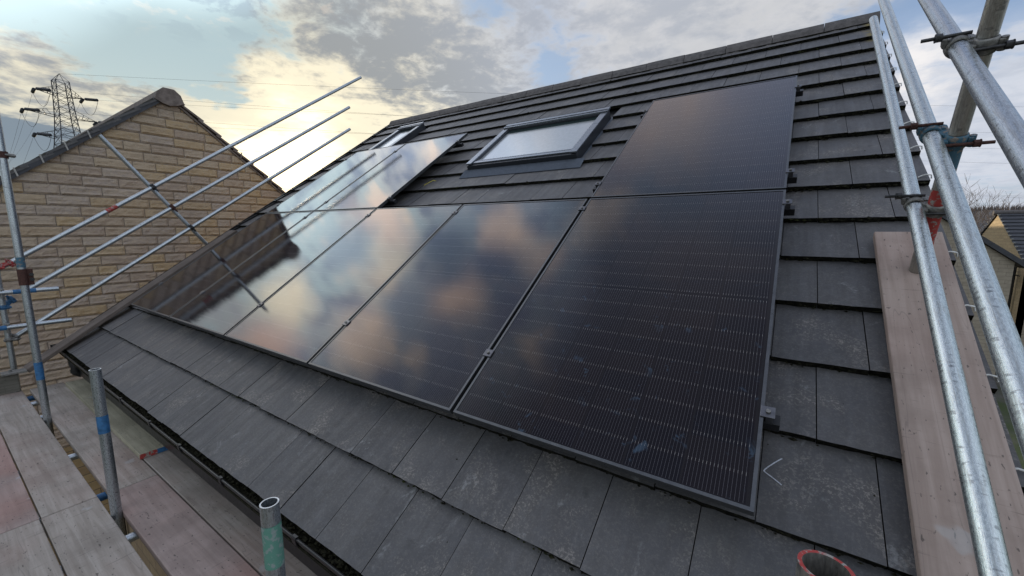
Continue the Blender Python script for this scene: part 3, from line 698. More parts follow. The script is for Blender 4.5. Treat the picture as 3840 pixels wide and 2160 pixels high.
rail(3.290, -.06, 2.36, 'upper mounting rail beneath the pair of upper panels, below the small roof window', [G0(1)], [(-.002, -1), (2.290, 1)])
rail(1.965, 4.56, 5.797, 'lower mounting rail beneath the lone upper panel at the right', [], [(4.614, -1), (5.752, 1)])
rail(3.290, 4.56, 5.797, 'upper mounting rail beneath the lone upper panel, near its top right corner', [], [(4.614, -1), (5.752, 1)])
m = MB(); m.path([RP(2.42, 2.36, -.10), RP(2.46, 2.34, -.075), RP(2.53, 2.42, -.07), RP(2.56, 2.43, -.085)], .003, 6)
tag(obj('cable', m, M_['yellow cable']), 'thin yellow cable end poking out from under the upper left panels', 'cable')
# ================================================================ scaffold
def pole(p, q, label, group, mname='galvanised tube', r=.02415, endm=None, bands=()):
    p, q = Vector(p), Vector(q); d = q - p; L = d.length; m = MB(); m.pipe((0, 0, 0), (0, 0, L), r, .004, 32, mi_end=1, depth=.5)
    o = obj('scaffold_pole', m, [M_[mname], M_[endm or mname]], None, local=True); o.location = p; o.rotation_mode = 'QUATERNION'; o.rotation_quaternion = d.to_track_quat('Z', 'Y')
    tag(o, label, 'scaffold pole', group)
    for a, b, mm in bands:
        k = MB(); k.tube((0, 0, a), (0, 0, b), r + .0006, 32, cap=False); c = obj('painted_band', k, M_[mm], o, local=True)
    return o
GP = 'steel scaffold poles around the roof'
# upright standards along the eaves deck
YS = -.765
def band(z0, zb0, zb1, mm): return (zb0 - z0, zb1 - z0, mm)
pole((.70, YS, GZ), (.70, YS, 1.95), 'tall upright scaffold pole at the left with a rusty sleeve and a low blue band', GP, bands=[band(GZ, -.45, -.30, 'bright blue tape'), band(GZ, .49, .57, 'chipped blue paint')])
pole((2.743, YS, GZ), (2.743, YS, .045), 'cut-off upright scaffold pole with a blue band, beside the loose plywood board', GP, bands=[band(GZ, -.315, -.215, 'bright blue tape')], endm='white plastic')
pole((4.627, YS, GZ), (4.627, YS, .035), 'green-stained upright pole stub at the bottom centre', GP, bands=[band(GZ, -.155, -.025, 'green paint')], endm='white plastic')
pole((5.819, -.757, GZ), (5.819, -.757, .446), 'near pole stub with a red painted rim at the bottom right', GP, mname='brown galvanised tube', endm='chipped red paint')
S0X = -1.0
pole((S0X, -.775, GZ), (S0X, -.775, .46), 'shorter upright pole at the left edge, behind the tall one, carrying the blue cross tubes', GP)
# raking guard rails, left gable
XR = -1.05
RU = lambda n, v: (RP(0, v, n).y, RP(0, v, n).z)
for n0, n1, va, vb, lb in ((.747, .783, -.42, 5.21, 'topmost raking guard rail in front of the stone gable, with a red band'), (.451, .453, -.38, 4.638, 'middle raking guard rail in front of the stone gable'), (.123, .143, -.86, 4.406, 'lowest raking guard rail in front of the stone gable')):
    a, b = RP(XR, va, n0), RP(XR, vb, n1)
    bd = [(1.10, 1.22, 'chipped red paint')] if n0 > .7 else []
    pole(a, b, lb, 'raking guard rails at the left gable', bands=bd)
pole(RP(XR - .05, 1.262, -.30), RP(XR - .05, 1.225, 1.47), 'leaning pole crossing the three left guard rails', GP)
pole((-.93, -2.4, .140), (-.93, -.376, .140), 'upper short cross tube with a blue stretch at the left edge', GP, bands=[(1.70, 1.86, 'bright blue tape')])
pole((-.93, -2.4, -.228), (-.93, -.315, -.228), 'lower short cross tube at the left edge, blue towards the frame', GP, bands=[(1.0, 1.62, 'bright blue tape')])
# raking guard rails, right gable
XQ = 6.17
for (va, na), (vb, nb), lb, mm in (((-1.0, .085), (3.60, .277), 'lowest right guard rail, its top end showing against the roof', 'pale galvanised tube'), ((-1.0, .40), (5.2, .49), 'middle right guard rail, scratched and with a blue coupler', 'pale galvanised tube'), ((-1.0, .70), (5.2, .76), 'nearest and uppermost right guard rail, at the top right corner', 'galvanised tube')):
    pole(RP(XQ, va, na), RP(XQ, vb, nb), lb, 'raking guard rails at the right gable', mname=mm)
bd = [(.30, .545, 'chipped red paint'), (.60, .74, 'chipped blue paint'), (1.24, 1.36, 'chipped blue paint')]
pole(RP(6.224, 1.20, -.28), RP(6.224, 1.395, 1.22), 'brownish leaning pole behind the right guard rails, painted red and blue low down', GP, mname='brown galvanised tube', bands=bd)
# couplers
def coupler(c, d1, c2, d2, bolt, front, label, mname, boltm='rust', bolt_len=.115, mirror=1, d2front=None, lead2=1):
    """two half-clamps: one round the tube through c (axis d1), one round the tube through c2 (axis d2)"""
    c, c2, d1, d2, bolt, front = map(Vector, (c, c2, d1, d2, bolt, front)); d1.normalize(); d2.normalize(); bolt.normalize(); front.normalize()
    root = thing('scaffold_coupler', label, 'coupler', (c + c2) / 2, 'couplers joining the scaffold poles')
    r = .02415; m = MB()
    for cc, dd, fr in ((c, d1, front), (c2, d2, Vector(d2front).normalized() if d2front is not None else front)):
        a = (fr - dd * fr.dot(dd)).normalized(); b = dd.cross(a); rs = []
        for wdt, rad in ((-.024, r + .001), (-.022, r + .0065), (-.008, r + .0085), (.008, r + .0085), (.022, r + .0065), (.024, r + .001)):
            rs.append([cc + dd * wdt + (a * math.cos(2 * PI * j / 28) + b * math.sin(2 * PI * j / 28)) * rad * (1 + .05 * math.cos(4 * PI * j / 28)) for j in range(28)])
        m.rings(rs, False, False)
        # hinge lug and bolt lug standing off the band
        bb = bolt - dd * bolt.dot(dd); bb.normalize(); f2 = a
        for sg, sz in ((1, .017), (-1, .013)):
            o = cc + bb * sg * (r + .006) + f2 * (r * .55)
            m.box(o - dd * sz - bb * .007 - f2 * .012, dd * 2 * sz, bb * .014, f2 * (.030 if sg < 0 else .024))
        for sg in (1,):
            o = cc + bb * (r + .012) + f2 * .012; m.tube(o - dd * .02, o + dd * .02, .009, 12)
    mid = (c + c2) / 2; m.bar(c + (c2 - c) * .25, c + (c2 - c) * .75, .040, .040, up=d1)
    bd_ = obj('clamp_band', m, M_[mname], root, bevel=.003)
    for k_, (cc, dd, fr) in enumerate(((c, d1, front), (c2, d2, Vector(d2front).normalized() if d2front is not None else front))):
        a = (fr - dd * fr.dot(dd)).normalized(); bb = (bolt - dd * bolt.dot(dd)).normalized() * (1 if k_ == 0 else lead2)
        o = cc + a * (r + .011); t = MB(); e0, e1 = o + bb * .030, o - bb * (bolt_len - .030)
        t.tube(e0, e1, .0056, 12); obj('bolt', t, M_[boltm], root)
        t = MB(); nn = o - bb * .036; t.tube(nn, nn - bb * .015, .0125, 6); t.tube(nn - bb * .015, nn - bb * .017, .0135, 16)
        obj('nut', t, M_[boltm], root, bevel=.001)
def vn_at(poly, v): (va, na), (vb, nb) = poly; return na + (nb - na) * (v - va) / (vb - va)
PA, PB, PC = ((-1.0, .085), (3.60, .277)), ((-1.0, .40), (5.2, .49)), ((-1.0, .70), (5.2, .76))
def brace_v(n): return 1.20 + (1.395 - 1.20) * (n + .28) / 1.5
for PL, lb, mm, bm_ in ((PC, 'greyish coupler on the uppermost right guard rail, bolt ends sticking out both sides', 'dull steel', 'dark steel'), (PB, 'blue and red coupler on the middle right guard rail', 'chipped blue paint', 'rust'), (PA, 'silver coupler on the lowest right guard rail, against the tiles', 'dull steel', 'dark steel')):
    v = 1.36 if PL is not PA else 1.30; n = vn_at(PL, v)
    cv = RP(XQ, v, n); ov = RP(6.224, brace_v(n + .0), n)
    coupler(cv, VV, ov, VN, VX, VN * 1 + VX * -.15, lb, mm, bm_, d2front=-VV, lead2=-1)
for (n, lb, mm) in ((.755, 'dark coupler where the leaning pole meets the topmost left guard rail', 'dark steel'), (.452, 'rusty red coupler on the middle left guard rail', 'rust'), (.130, 'dark coupler where the leaning pole meets the lowest left guard rail', 'dark steel')):
    coupler(RP(XR, 1.25, n), VV, RP(XR - .05, 1.25, n), VN, VN, VX, lb, mm, mm, .10, d2front=-VX)
coupler((-.95, -.775, .140), (0, 1, 0), (S0X, -.775, .140), (0, 0, 1), (0, 0, 1), (1, 0, 0), 'grey coupler holding the upper short cross tube at the left edge', 'dull steel', 'dull steel', .09)
coupler((-.95, -.775, -.228), (0, 1, 0), (S0X, -.775, -.228), (0, 0, 1), (0, 0, 1), (1, 0, 0), 'grey coupler holding the lower short cross tube at the left edge', 'dull steel', 'dull steel', .09)
for n, va, z_, lb, mm in ((.747, -.30, .395, 'small red coupler at the lower end of the topmost left guard rail', 'chipped red paint'), (.451, -.55, -.02, 'small blue coupler at the lower end of the middle left guard rail', 'blue paint'), (.123, -.80, -.37, 'small steel coupler at the lower end of the lowest left guard rail', 'dull steel')):
    p_ = RP(XR, va, n); coupler((XR, p_.y, p_.z), VV, (S0X, -.775, z_), (0, 0, 1), (0, 1, .0), (1, 0, 0), lb, mm, mm, .085, lead2=-1)
# sleeve joining the two lengths of the tall standard
def sleeve(x, z0, z1, label):
    root = thing('sleeve_coupler', label, 'coupler', (x, YS, (z0 + z1) / 2), 'couplers joining the scaffold poles')
    m = MB(); m.tube((x, YS, z0), (x, YS, z1), .0285, 24); m.box((x - .012, YS + .02, z0), (.026, 0, 0), (0, .034, 0), (0, 0, z1 - z0)); obj('sleeve', m, M_['rust'], root, bevel=.003)
    for z in (z0 + .045, z1 - .045):
        t = MB(); t.tube((x - .03, YS + .043, z), (x + .035, YS + .043, z), .0065, 10); t.tube((x + .014, YS + .043, z), (x + .026, YS + .043, z), .014, 6); t.tube((x - .024, YS + .043, z), (x - .012, YS + .043, z), .014, 6); obj('bolt', t, M_['dark steel'], root)
sleeve(.70, .345, .475, 'rusty sleeve coupler with two bolts on the tall left pole')
root = thing('scaffold_coupler', 'rusty coupler with a silver bolt high on the tall left pole', 'coupler', (.70, YS, 1.36), 'couplers joining the scaffold poles')
m = MB(); m.tube((.70, YS, 1.335), (.70, YS, 1.385), .031, 20); m.tube((.70, YS - .09, 1.30), (.70, YS - .045, 1.42), .031, 20); obj('clamp_band', m, M_['rust'], root, bevel=.003)
m = MB(); m.tube((.72, YS + .01, 1.362), (.72, YS + .065, 1.358), .010, 12); m.tube((.72, YS + .03, 1.360), (.72, YS + .060, 1.358), .0165, 6); obj('bolt', m, M_['dull steel'], root)
# ---------------------------------------------------------------- deck
ZD = -.8; TK = .038; gD = 'scaffold boards laid side by side on the deck'
def board(x0, x1, y0, y1, label, mname='deck wood', z=ZD, rotz=0):
    m = MB(); X = Vector((x1 - x0, 0, 0)); m.box((0, 0, -TK), X, (0, y1 - y0, 0), (0, 0, TK))
    o = obj('scaffold_board', m, M_[mname], None, local=True, bevel=.004); o.location = (x0, y0, z); o.rotation_euler.z = rotz
    for xe in ((0, x1 - x0)):
        b = MB(); s_ = .0006
        b.box((xe - .012 if xe else -.0008, -s_, -TK - s_), (.0128, 0, 0), (0, y1 - y0 + 2 * s_, 0), (0, 0, TK + .0002))
    tag(o, label, 'scaffold board', gD); return o
XE = -.42; XJ = 2.455
board(XE, XJ - .004, -1.010, -.789, 'long pinkish grey board left of the pole slot, running to the end toe board')
board(XE, XJ - .002, -1.245, -1.017, 'reddish board at the left edge of the photo, one row out from the slot', 'reddish deck wood')
board(XJ + .004, 6.3, -1.012, -.789, 'near grey board left of the pole slot, with cracks and a pale paint dab')
board(XJ + .003, 6.3, -1.242, -1.019, 'near outer board in the bottom left corner')
board(XE - .9, 6.3, -1.475, -1.25, 'outermost deck board beyond the lower left corner')
board(XE, 2.47, -.742, -.512, 'far board between the pole slot and the loose plywood board')
board(2.476, 6.3, -.742, -.512, 'near board between the pole slot and the gutter, end beside the cut-off pole', 'reddish deck wood')
board(XE + .3, 6.3, -.505, -.285, 'grey stained board closest to the house wall, under the gutter')
o = board(-.24, 2.16, -.522, -.335, 'loose yellowish plywood board lying on the deck, its end painted red and blue', 'yellow grey plywood', z=ZD + .040)
for a, b, mm in ((0.0, .095, 'chipped red paint'), (.095, .187, 'bright blue tape')):
    k = MB(); k.box((2.4 - .004, a, -TK + .001), (.0055, 0, 0), (0, b - a, 0), (0, 0, TK - .004)); obj('painted_end', k, M_[mm], o, local=True)
m = MB(); m.box((-.44, -2.4, ZD + .004), (.038, 0, 0), (0, 1.60, 0), (0, 0, .185)); tag(obj('toe_board', m, M_['dark board'], bevel=.004), 'dark toe board standing on edge across the left end of the deck', 'toe board')
m = MB(); m.box((-.49, -.90, ZD + .188), (.12, 0, 0), (0, .16, 0), (0, 0, .022)); m.tube((-.43, -.84, ZD + .19), (-.43, -.84, ZD + .23), .011, 10); tag(obj('board_clip', m, M_['dull steel'], bevel=.004), 'silver clip on top of the toe board below the short left pole', 'clip')
tl = ['at the far left end of the slot', 'second from the left end of the slot', 'third along the slot', 'beneath the far half of the long boards', 'beside the cut-off pole', 'under the near boards, right of the cut-off pole', 'beneath the middle of the near boards', 'under the green-stained stub', 'at the near end of the deck']
for i, x in enumerate((-.30, -.08, .42, 1.55, 2.35, 2.95, 3.8, 4.75, 5.7)):
    pole((x, -1.55, ZD - TK - .027), (x, -.27, ZD - TK - .027), 'tube carrying the deck boards, ' + tl[i], 'tubes under the deck boards', bands=[(.70, .90, 'bright blue tape')] if i in (0, 4) else [])
pole((-1.6, -.815, ZD - .14), (6.6, -.815, ZD - .14), 'long tube running beneath the slot between the deck boards', GP)
# ---------------------------------------------------------------- boards lying on the slope
def slope_board(u0, v0, n, L, label, mname, w_=.225, t=.036, g_='scaffold boards lying on the roof slope'):
    m = MB(); K = 24; rg = random.Random(int(L * 100))
    m.box((0, 0, 0), (w_, 0, 0), (0, L, 0), (0, 0, t))
    o = obj('scaffold_board', m, M_[mname], None, local=True, bevel=.004); o.location = RP(u0, v0, n); o.rotation_euler = (TH, 0, 0)
    tag(o, label, 'scaffold board', g_); return o
slope_board(6.109, -1.3, NL + .003, 2.80, 'wide pinkish brown board lying up the right side of the roof', 'slope board wood')
slope_board(-.615, -.955, -.098, 2.42, 'brown board lying along the left verge and hanging past the gutter', 'brown weathered board')

# ================================================================ neighbouring gable
nb = thing('neighbouring_house', 'stone house with a rock-faced gable close beside our roof on the left', 'house', (-6, 1.43, GZ))
NX = -3.0; NY, NZ = 1.44, 3.0; TP = .83                      # gable face, apex, slope
def nrake(y): return NZ - TP * abs(y - NY) - .005
sw = MB(); rs_ = random.Random(21)
z = -2.46; ci = 0
while z < NZ:
    y = -2.7 + rs_.uniform(0, .3); last = 0
    while y < 4.4:
        ln = rs_.choice([.44, .44, .44, .44, .40, .29, .215, .34]); h = .1405
        y0, y1 = y + .005, y + ln - .005; y += ln
        zt = nrake(min(max(NY, y0), y1)) 
        if z + .01 > zt: continue
        K, L_ = max(4, int((y1 - y0) / .028)), 5; c = rs_.random(); vs_ = []; seed = rs_.random() * 50; drop = rs_.uniform(.0, .006)
        for j in range(L_ + 1):
            for i in range(K + 1):
                a, b = i / K, j / L_; yy = y0 + (y1 - y0) * a; zz = z + h * b
                edge = min(a * K, (1 - a) * K, 1) * min(b * L_, (1 - b) * L_ , 1)
                nz = mnoise.noise(Vector((yy * 9 + seed, zz * 16, seed))) + .5 * mnoise.noise(Vector((yy * 26, zz * 40 + seed, 3)))
                d = .003 + edge * (.011 + .012 * nz) + (.008 * (1 - b) if 0 < j <= 1 else 0)
                if j == 0: zz += .012 * mnoise.noise(Vector((yy * 22, seed, 0))) + .003; d = .001
                if j == L_: zz += .002 * mnoise.noise(Vector((yy * 18, seed, 7)))
                zz = min(zz, nrake(yy)); vs_.append((NX + d, yy, zz))
        sw.add(vs_, [(j * (K + 1) + i, j * (K + 1) + i + 1, (j + 1) * (K + 1) + i + 1, (j + 1) * (K + 1) + i) for j in range(L_) for i in range(K)], c, 0, False)
        # bed and end faces
        bot = vs_[:K + 1]; sw.add(bot + [(NX - .012, p[1], p[2]) for p in bot], [(i + 1, i, K + 1 + i, K + 2 + i) for i in range(K)], c, 1)
        top = vs_[-K - 1:]; sw.add(top + [(NX - .012, p[1], p[2]) for p in top], [(i, i + 1, K + 2 + i, K + 1 + i) for i in range(K)], c, 1)
        for q in (0, K):
            sd = [vs_[j * (K + 1) + q] for j in range(L_ + 1)]; f_ = [(j, j + 1, L_ + 2 + j, L_ + 1 + j) for j in range(L_)]
            sw.add(sd + [(NX - .012, p[1], p[2]) for p in sd], f_ if q == 0 else [tuple(reversed(x)) for x in f_], c, 1)
    z += .15; ci += 1
obj('gable_stonework', sw, [M_['rock faced stone'], M_['rock faced stone']], nb)
YL, YR = -2.75, 5.63; zb = lambda y: NZ - TP * abs(y - NY) - .012
wallbox('wall', [(NX - .009, YL, GZ), (NX - .009, YL, zb(YL)), (NX - .009, NY, zb(NY)), (NX - .009, YR, zb(YR)), (NX - .009, YR, GZ)], 'mortar', nb, (-.25, 0, 0))
wallbox('wall', [(NX + .002, YL, GZ), (NX + .002, YR, GZ), (NX + .002, YR, -2.47), (NX + .002, YL, -2.47)], 'stone wall along Y', nb, (-.008, 0, 0))
for y_, th in ((YL, (0, .2, 0)), (YR, (0, -.2, 0))):
    wallbox('wall', [(NX - .01, y_, GZ), (NX - 9, y_, GZ), (NX - 9, y_, zb(YL)), (NX - .01, y_, zb(YL))], 'stone wall along X', nb, th)
AL = math.atan(TP); ca, sa = math.cos(AL), math.sin(AL)
def NP(x, s, n, side):     # s = distance down the rake from the apex
    return Vector((x, NY + side * (s * ca + n * sa), NZ + .03 - s * sa + n * ca))
for side in (-1, 1):
    m = MB(); g2 = .33; k = 0
    while k * g2 < 5.9:
        s0, s1 = 5.85 - k * g2, max(0.02, 5.85 - k * g2 - .40)
        if s0 < .05: break
        c = rs_.random(); xe = NX + .075; j = rs_.uniform(-.006, .006)
        q = [NP(xe + j, s0, .052, side), NP(NX - 9, s0, .052, side), NP(NX - 9, s1, .016, side), NP(xe + j, s1, .016, side)]
        b = [NP(xe + j, s0, .022, side), NP(NX - 9, s0, .022, side), NP(NX - 9, s1, -.012, side), NP(xe + j, s1, -.012, side)]
        fs = [(0, 1, 2, 3), (4, 0, 3, 7), (0, 4, 5, 1), (7, 6, 5, 4)]
        if side < 0: fs = [tuple(reversed(f)) for f in fs]
        m.add(q + b, fs, c); k += 1
    o = obj('roof', m, M_['concrete tile' if side < 0 else 'pale brown verge'], nb)  # right slope is a paler brown than the left
    bm = bmesh.new(); bm.from_mesh(o.data); bmesh.ops.recalc_face_normals(bm, faces=bm.faces); bm.to_mesh(o.data); bm.free()
    m = MB(); a, b = NP(NX + .045, 0.06, -.012, side), NP(NX + .045, 5.8, -.012, side)     # undercloak strip
    m.box(NP(NX - .02, .03, -.045, side), NP(NX - .02, 5.8, -.045, side) - NP(NX - .02, .03, -.045, side), (.088 if side < 0 else .06, 0, 0), NP(0, 0, .060 if side < 0 else .03, side) - NP(0, 0, 0, side))
    obj('undercloak', m, M_['far slate'] if side < 0 else M_['pale brown verge'], nb)
    for k in range(1, 15):
        s_ = 5.85 - k * g2 + .06
        if s_ < .25: continue
        if side > 0 and k % 2: continue
        c = MB(); c.bar(NP(NX + .079, s_, .055, side), NP(NX + .085, s_ + .05, -.045, side), .018, .005, up=(1, 0, 0)); c.bar(NP(NX + .03, s_ - .01, .060, side), NP(NX + .082, s_, .056, side), .018, .005)
        obj('verge_clip', c, M_['grey clip'] if side < 0 else M_['pale brown verge'], nb)
m = MB(); prof = [(-.20, -.115), (-.16, .01), (-.075, .085), (.075, .085), (.16, .01), (.20, -.115), (.10, -.165), (0, -.19), (-.10, -.165)]
rs9 = []
for x in (NX + .10, NX - .36, NX - .365, NX - .8, NX - 9): rs9.append([Vector((x, NY + a * .98, NZ + .03 + b)) for a, b in prof])
m.rings(rs9, True, True, smooth=False); obj('ridge', m, M_['pale brown verge'], nb, bevel=.006)
# ================================================================ ground
m = MB(); S = 3000
m.add([(-S, -S, GZ), (S, -S, GZ), (S, S, GZ), (-S, S, GZ)], [(0, 1, 2, 3)]); tag(obj('ground', m, M_['ground'], loc=(0, 0, GZ)), kind='structure')
m = MB(); m.box((-12, -9, GZ + .004), (26, 0, 0), (0, 8.6, 0), (0, 0, .05)); tag(obj('paved_yard', m, M_['sandy paving']), kind='structure')
m = MB(); NS = 120; rh = random.Random(2); vs_ = []; prev = []
for i in range(NS + 1):
    az = R(40 + (62) * i / NS); c_, s_ = math.cos(az), math.sin(az); hh = 26 + 3.0 * mnoise.noise(Vector((i * .05, 1, 0))) + rh.uniform(-.5, .5)
    for d_, z_ in ((330, GZ - 1), (420, GZ + hh * .45), (520, GZ + hh * .9 + rh.uniform(-1, 1)), (560, GZ + hh + rh.uniform(-.9, .9)), (900, GZ - 1)): vs_.append((CAM.x + c_ * d_, CAM.y + s_ * d_, z_))
m.add(vs_, [(i * 5 + j, (i + 1) * 5 + j, (i + 1) * 5 + j + 1, i * 5 + j + 1)[::-1] for i in range(NS) for j in range(4)]); tag(obj('hills', m, M_['wooded hillside']), kind='structure')
# ================================================================ houses beyond the right verge
h1 = thing('far_stone_house', 'far house with a sunlit stone gable and grey tiled roof behind the right guard rails', 'house', (19, 30.5, GZ))
X1, Y1, Z1, P1 = 15.0, 30.52, 1.64, .635; hw = 3.75
wallbox('wall', [(X1, Y1 - hw, GZ), (X1, Y1 - hw, Z1 - P1 * hw), (X1, Y1, Z1), (X1, Y1 + hw, Z1 - P1 * hw), (X1, Y1 + hw, GZ)], 'far buff stone', h1, (.25, 0, 0))
wallbox('wall', [(X1 + .001, Y1 - hw, GZ), (X1 + 12, Y1 - hw, GZ), (X1 + 12, Y1 - hw, Z1 - P1 * hw), (X1 + .001, Y1 - hw, Z1 - P1 * hw)], 'grey stone wall', h1, (0, .2, 0))
for sd in (-1, 1):
    m = MB(); L1 = math.hypot(hw + .35, P1 * (hw + .35)); n_ = 15; un = Vector((0, sd, -P1)).normalized(); nn = Vector((0, P1 * sd, 1)).normalized(); ap = Vector((X1 - .05, Y1, Z1 + .10))
    for k in range(n_):
        s0, s1 = L1 - k * L1 / n_, L1 - (k + 1.2) * L1 / n_; s1 = max(s1, 0)
        a, b = ap + un * s0 + nn * .06, ap + un * s1 + nn * .01; m.box(a - nn * .045, (12.5, 0, 0), b - a, nn * .045)
    obj('roof', m, M_['far slate'], h1)
    for k in range(n_):
        c = MB(); p_ = ap + un * (L1 - k * L1 / n_ - .05) + nn * .07; c.box(p_ - Vector((.05, .03, .02)), (.09, 0, 0), (0, .06, 0), (0, 0, .04)); obj('verge_clip', c, M_['grey clip'], h1)
m = MB(); m.tube((X1 - .18, Y1, Z1 + .13), (X1 + 12, Y1, Z1 + .13), .12, 8); obj('ridge', m, M_['ridge concrete'], h1)
m = MB(); m.tube((X1 - .12, Y1 - hw + .55, GZ), (X1 - .12, Y1 - hw + .55, Z1 - P1 * hw + .35), .055, 10); obj('drainpipe', m, M_['black plastic'], h1)
for (yy, zz, lb) in ((27.15, -1.0, 'upper grey satellite dish on the far stone wall at the right edge'), (27.9, -2.1, 'lower grey satellite dish on the far stone wall at the right edge')):
    root = thing('satellite_dish', lb, 'satellite dish', (X1 - .1, yy, zz - .3), 'satellite dishes on the far wall')
    m = MB(); cc = Vector((X1 - .62, yy, zz)); ax = Vector((-.55, -.80, .25)).normalized(); a = ax.orthogonal().normalized(); b = ax.cross(a); rs = []
    for rr, dp in ((.02, .0), (.2, .015), (.33, .05), (.40, .085), (.41, .08), (.34, .04), (.2, .0), (.02, -.012)): rs.append([cc + ax * dp + (a * math.cos(2 * PI * j / 20) + b * math.sin(2 * PI * j / 20)) * rr for j in range(20)])
    m.rings(rs, True, True); obj('dish', m, M_['far slate'], root)
    m = MB(); m.bar(cc, cc + ax * .45 - Vector((0, 0, .12)), .03, .03); m.tube(cc, (X1, yy, zz - .25), .025, 8); obj('arm', m, M_['black plastic'], root)
h2 = thing('gabled_house', 'nearer shaded stone house with a dark sloping verge below the sunlit gable', 'house', (9, 24, GZ))
Y2 = 22.0
# right rake passes the bearings measured from the deck
xa, za, xb, zb2 = 12.25, .46, 13.42, -.47; sl2 = (za - zb2) / (xb - xa); xp = 8.4; zp = za + (xa - xp) * sl2
xw = 13.15; zw = zb2 + (xb - xw) * sl2 - .12
wallbox('wall', [(xp - (xw - xp), Y2, GZ), (xw, Y2, GZ), (xw, Y2, zw), (xp, Y2, zp - .15), (xp - (xw - xp), Y2, zw)], 'grey stone wall', h2, (0, .25, 0))
wallbox('wall', [(xw - .001, Y2 + .01, GZ), (xw - .001, Y2 + 4.2, GZ), (xw - .001, Y2 + 4.2, zw), (xw - .001, Y2 + .01, zw)], 'stone wall along Y', h2, (-.2, 0, 0))
for sd in (-1, 1):
    m = MB(); un = Vector((sd, 0, -sl2)).normalized(); nn = Vector((sl2 * sd, 0, 1)).normalized(); ap = Vector((xp, Y2 - .1, zp)); L1 = math.hypot(xb - xp, (xb - xp) * sl2)
    for k in range(18):
        s0, s1 = L1 - k * L1 / 18, max(0, L1 - (k + 1.2) * L1 / 18); a, b = ap + un * s0 + nn * .06, ap + un * s1 + nn * .015; m.box(a - nn * .10, (0, 4.6, 0), b - a, nn * .10)
    m.bar(ap + Vector((0, -.02, 0)) + nn * .0, ap + un * L1 + Vector((0, -.02, 0)), .05, .16, up=nn)
    obj('roof', m, M_['far slate'], h2)
m = MB(); m.tube((xb + .03, Y2 - .1, zb2 - .06), (xb + .03, Y2 + 4.4, zb2 - .06), .06, 10); obj('gutter', m, M_['black plastic'], h2)
# unseen house added behind our ridge to shade the lower part of the far gable
h3 = thing('added_shading_block', 'unseen house-shaped block added beyond our ridge to shade the far gable', 'house', (-3, 39.5, GZ))
m = MB(); z3 = 3.36; m.add([(-6, 34, GZ), (-6, 46, GZ), (-6, 46, .2), (-6, 40, z3), (-6, 34, .2), (0, 34, GZ), (0, 46, GZ), (0, 46, .2), (0, 40, z3), (0, 34, .2)], [(0, 1, 2, 3, 4), (9, 8, 7, 6, 5), (0, 4, 9, 5), (2, 1, 6, 7)]); obj('wall', m, M_['far buff stone'], h3)
m = MB(); m.add([(-6.3, 33.7, .1), (.3, 33.7, .1), (.3, 46.3, .1), (-6.3, 46.3, .1), (-6.3, 33.7, z3 + .1), (.3, 33.7, z3 + .1), (.3, 46.3, z3 + .1), (-6.3, 46.3, z3 + .1)], [(4, 5, 6, 7), (0, 1, 5, 4), (1, 2, 6, 5), (2, 3, 7, 6), (3, 0, 4, 7)]); obj('roof', m, M_['far slate'], h3)
# ================================================================ trees
def bare_tree(x, y, h, label, seed, spread=1.0, group='bare trees beyond the houses'):
    rg = random.Random(seed); root = thing('bare_tree', label, 'tree', (x, y, GZ), group)
    tr = MB(); cr = MB()
    def grow(p, d, L, r, lv, mb):
        pts = [p]; rad = [r]; q = p; dd = d.copy()
        for i in range(3):
            dd = (dd + Vector((rg.uniform(-.18, .18), rg.uniform(-.18, .18), rg.uniform(-.02, .14)))).normalized(); q = q + dd * L / 3; pts.append(q); rad.append(r * (1 - .17 * (i + 1)))
        mb.path(pts, r, 5 if lv < 2 else 3, rad=rad, cap=False)
        if lv >= 5: return
        nbr = 4 if lv < 2 else 3
        for i in range(nbr):
            t = rg.choice([1, 1, 2, 3, 3]); a = rg.uniform(0, 2 * PI); sp = rg.uniform(.35, .95) * spread
            nd = (dd + Vector((math.cos(a) * sp, math.sin(a) * sp, rg.uniform(-.05, .35)))).normalized()
            grow(pts[t], nd, L * rg.uniform(.62, .84), max(.012, rad[t] * .62), lv + 1, cr)
    grow(Vector((x, y, GZ)), Vector((0, 0, 1)), h * .28, h * .013, 0, tr)
    obj('trunk', tr, M_['bark'], root); obj('crown', cr, M_['bark'], root)
def at(px, dist): 
    """ground position on the bearing of photo column px at the given distance"""
    v = Vector(((px - 1920) / 1502.4, 0, 0)); f = -Vector((cam.matrix_world[0][2], cam.matrix_world[1][2], 0)); r_ = Vector((cam.matrix_world[0][0], cam.matrix_world[1][0], 0))
    d = (f + r_ * v.x).normalized(); return CAM.x + d.x * dist, CAM.y + d.y * dist
for i, (px, ds, h, lb) in enumerate(((3690, 55, 13.4, 'large bare tree right behind the sunlit gable'), (3800, 75, 15.0, 'bare tree at the right edge above the far roof'), (3560, 60, 14, 'bare tree hidden mostly behind the right guard rails'))):
    x, y = at(px, ds); bare_tree(x, y, h, lb, 30 + i, 1.15)
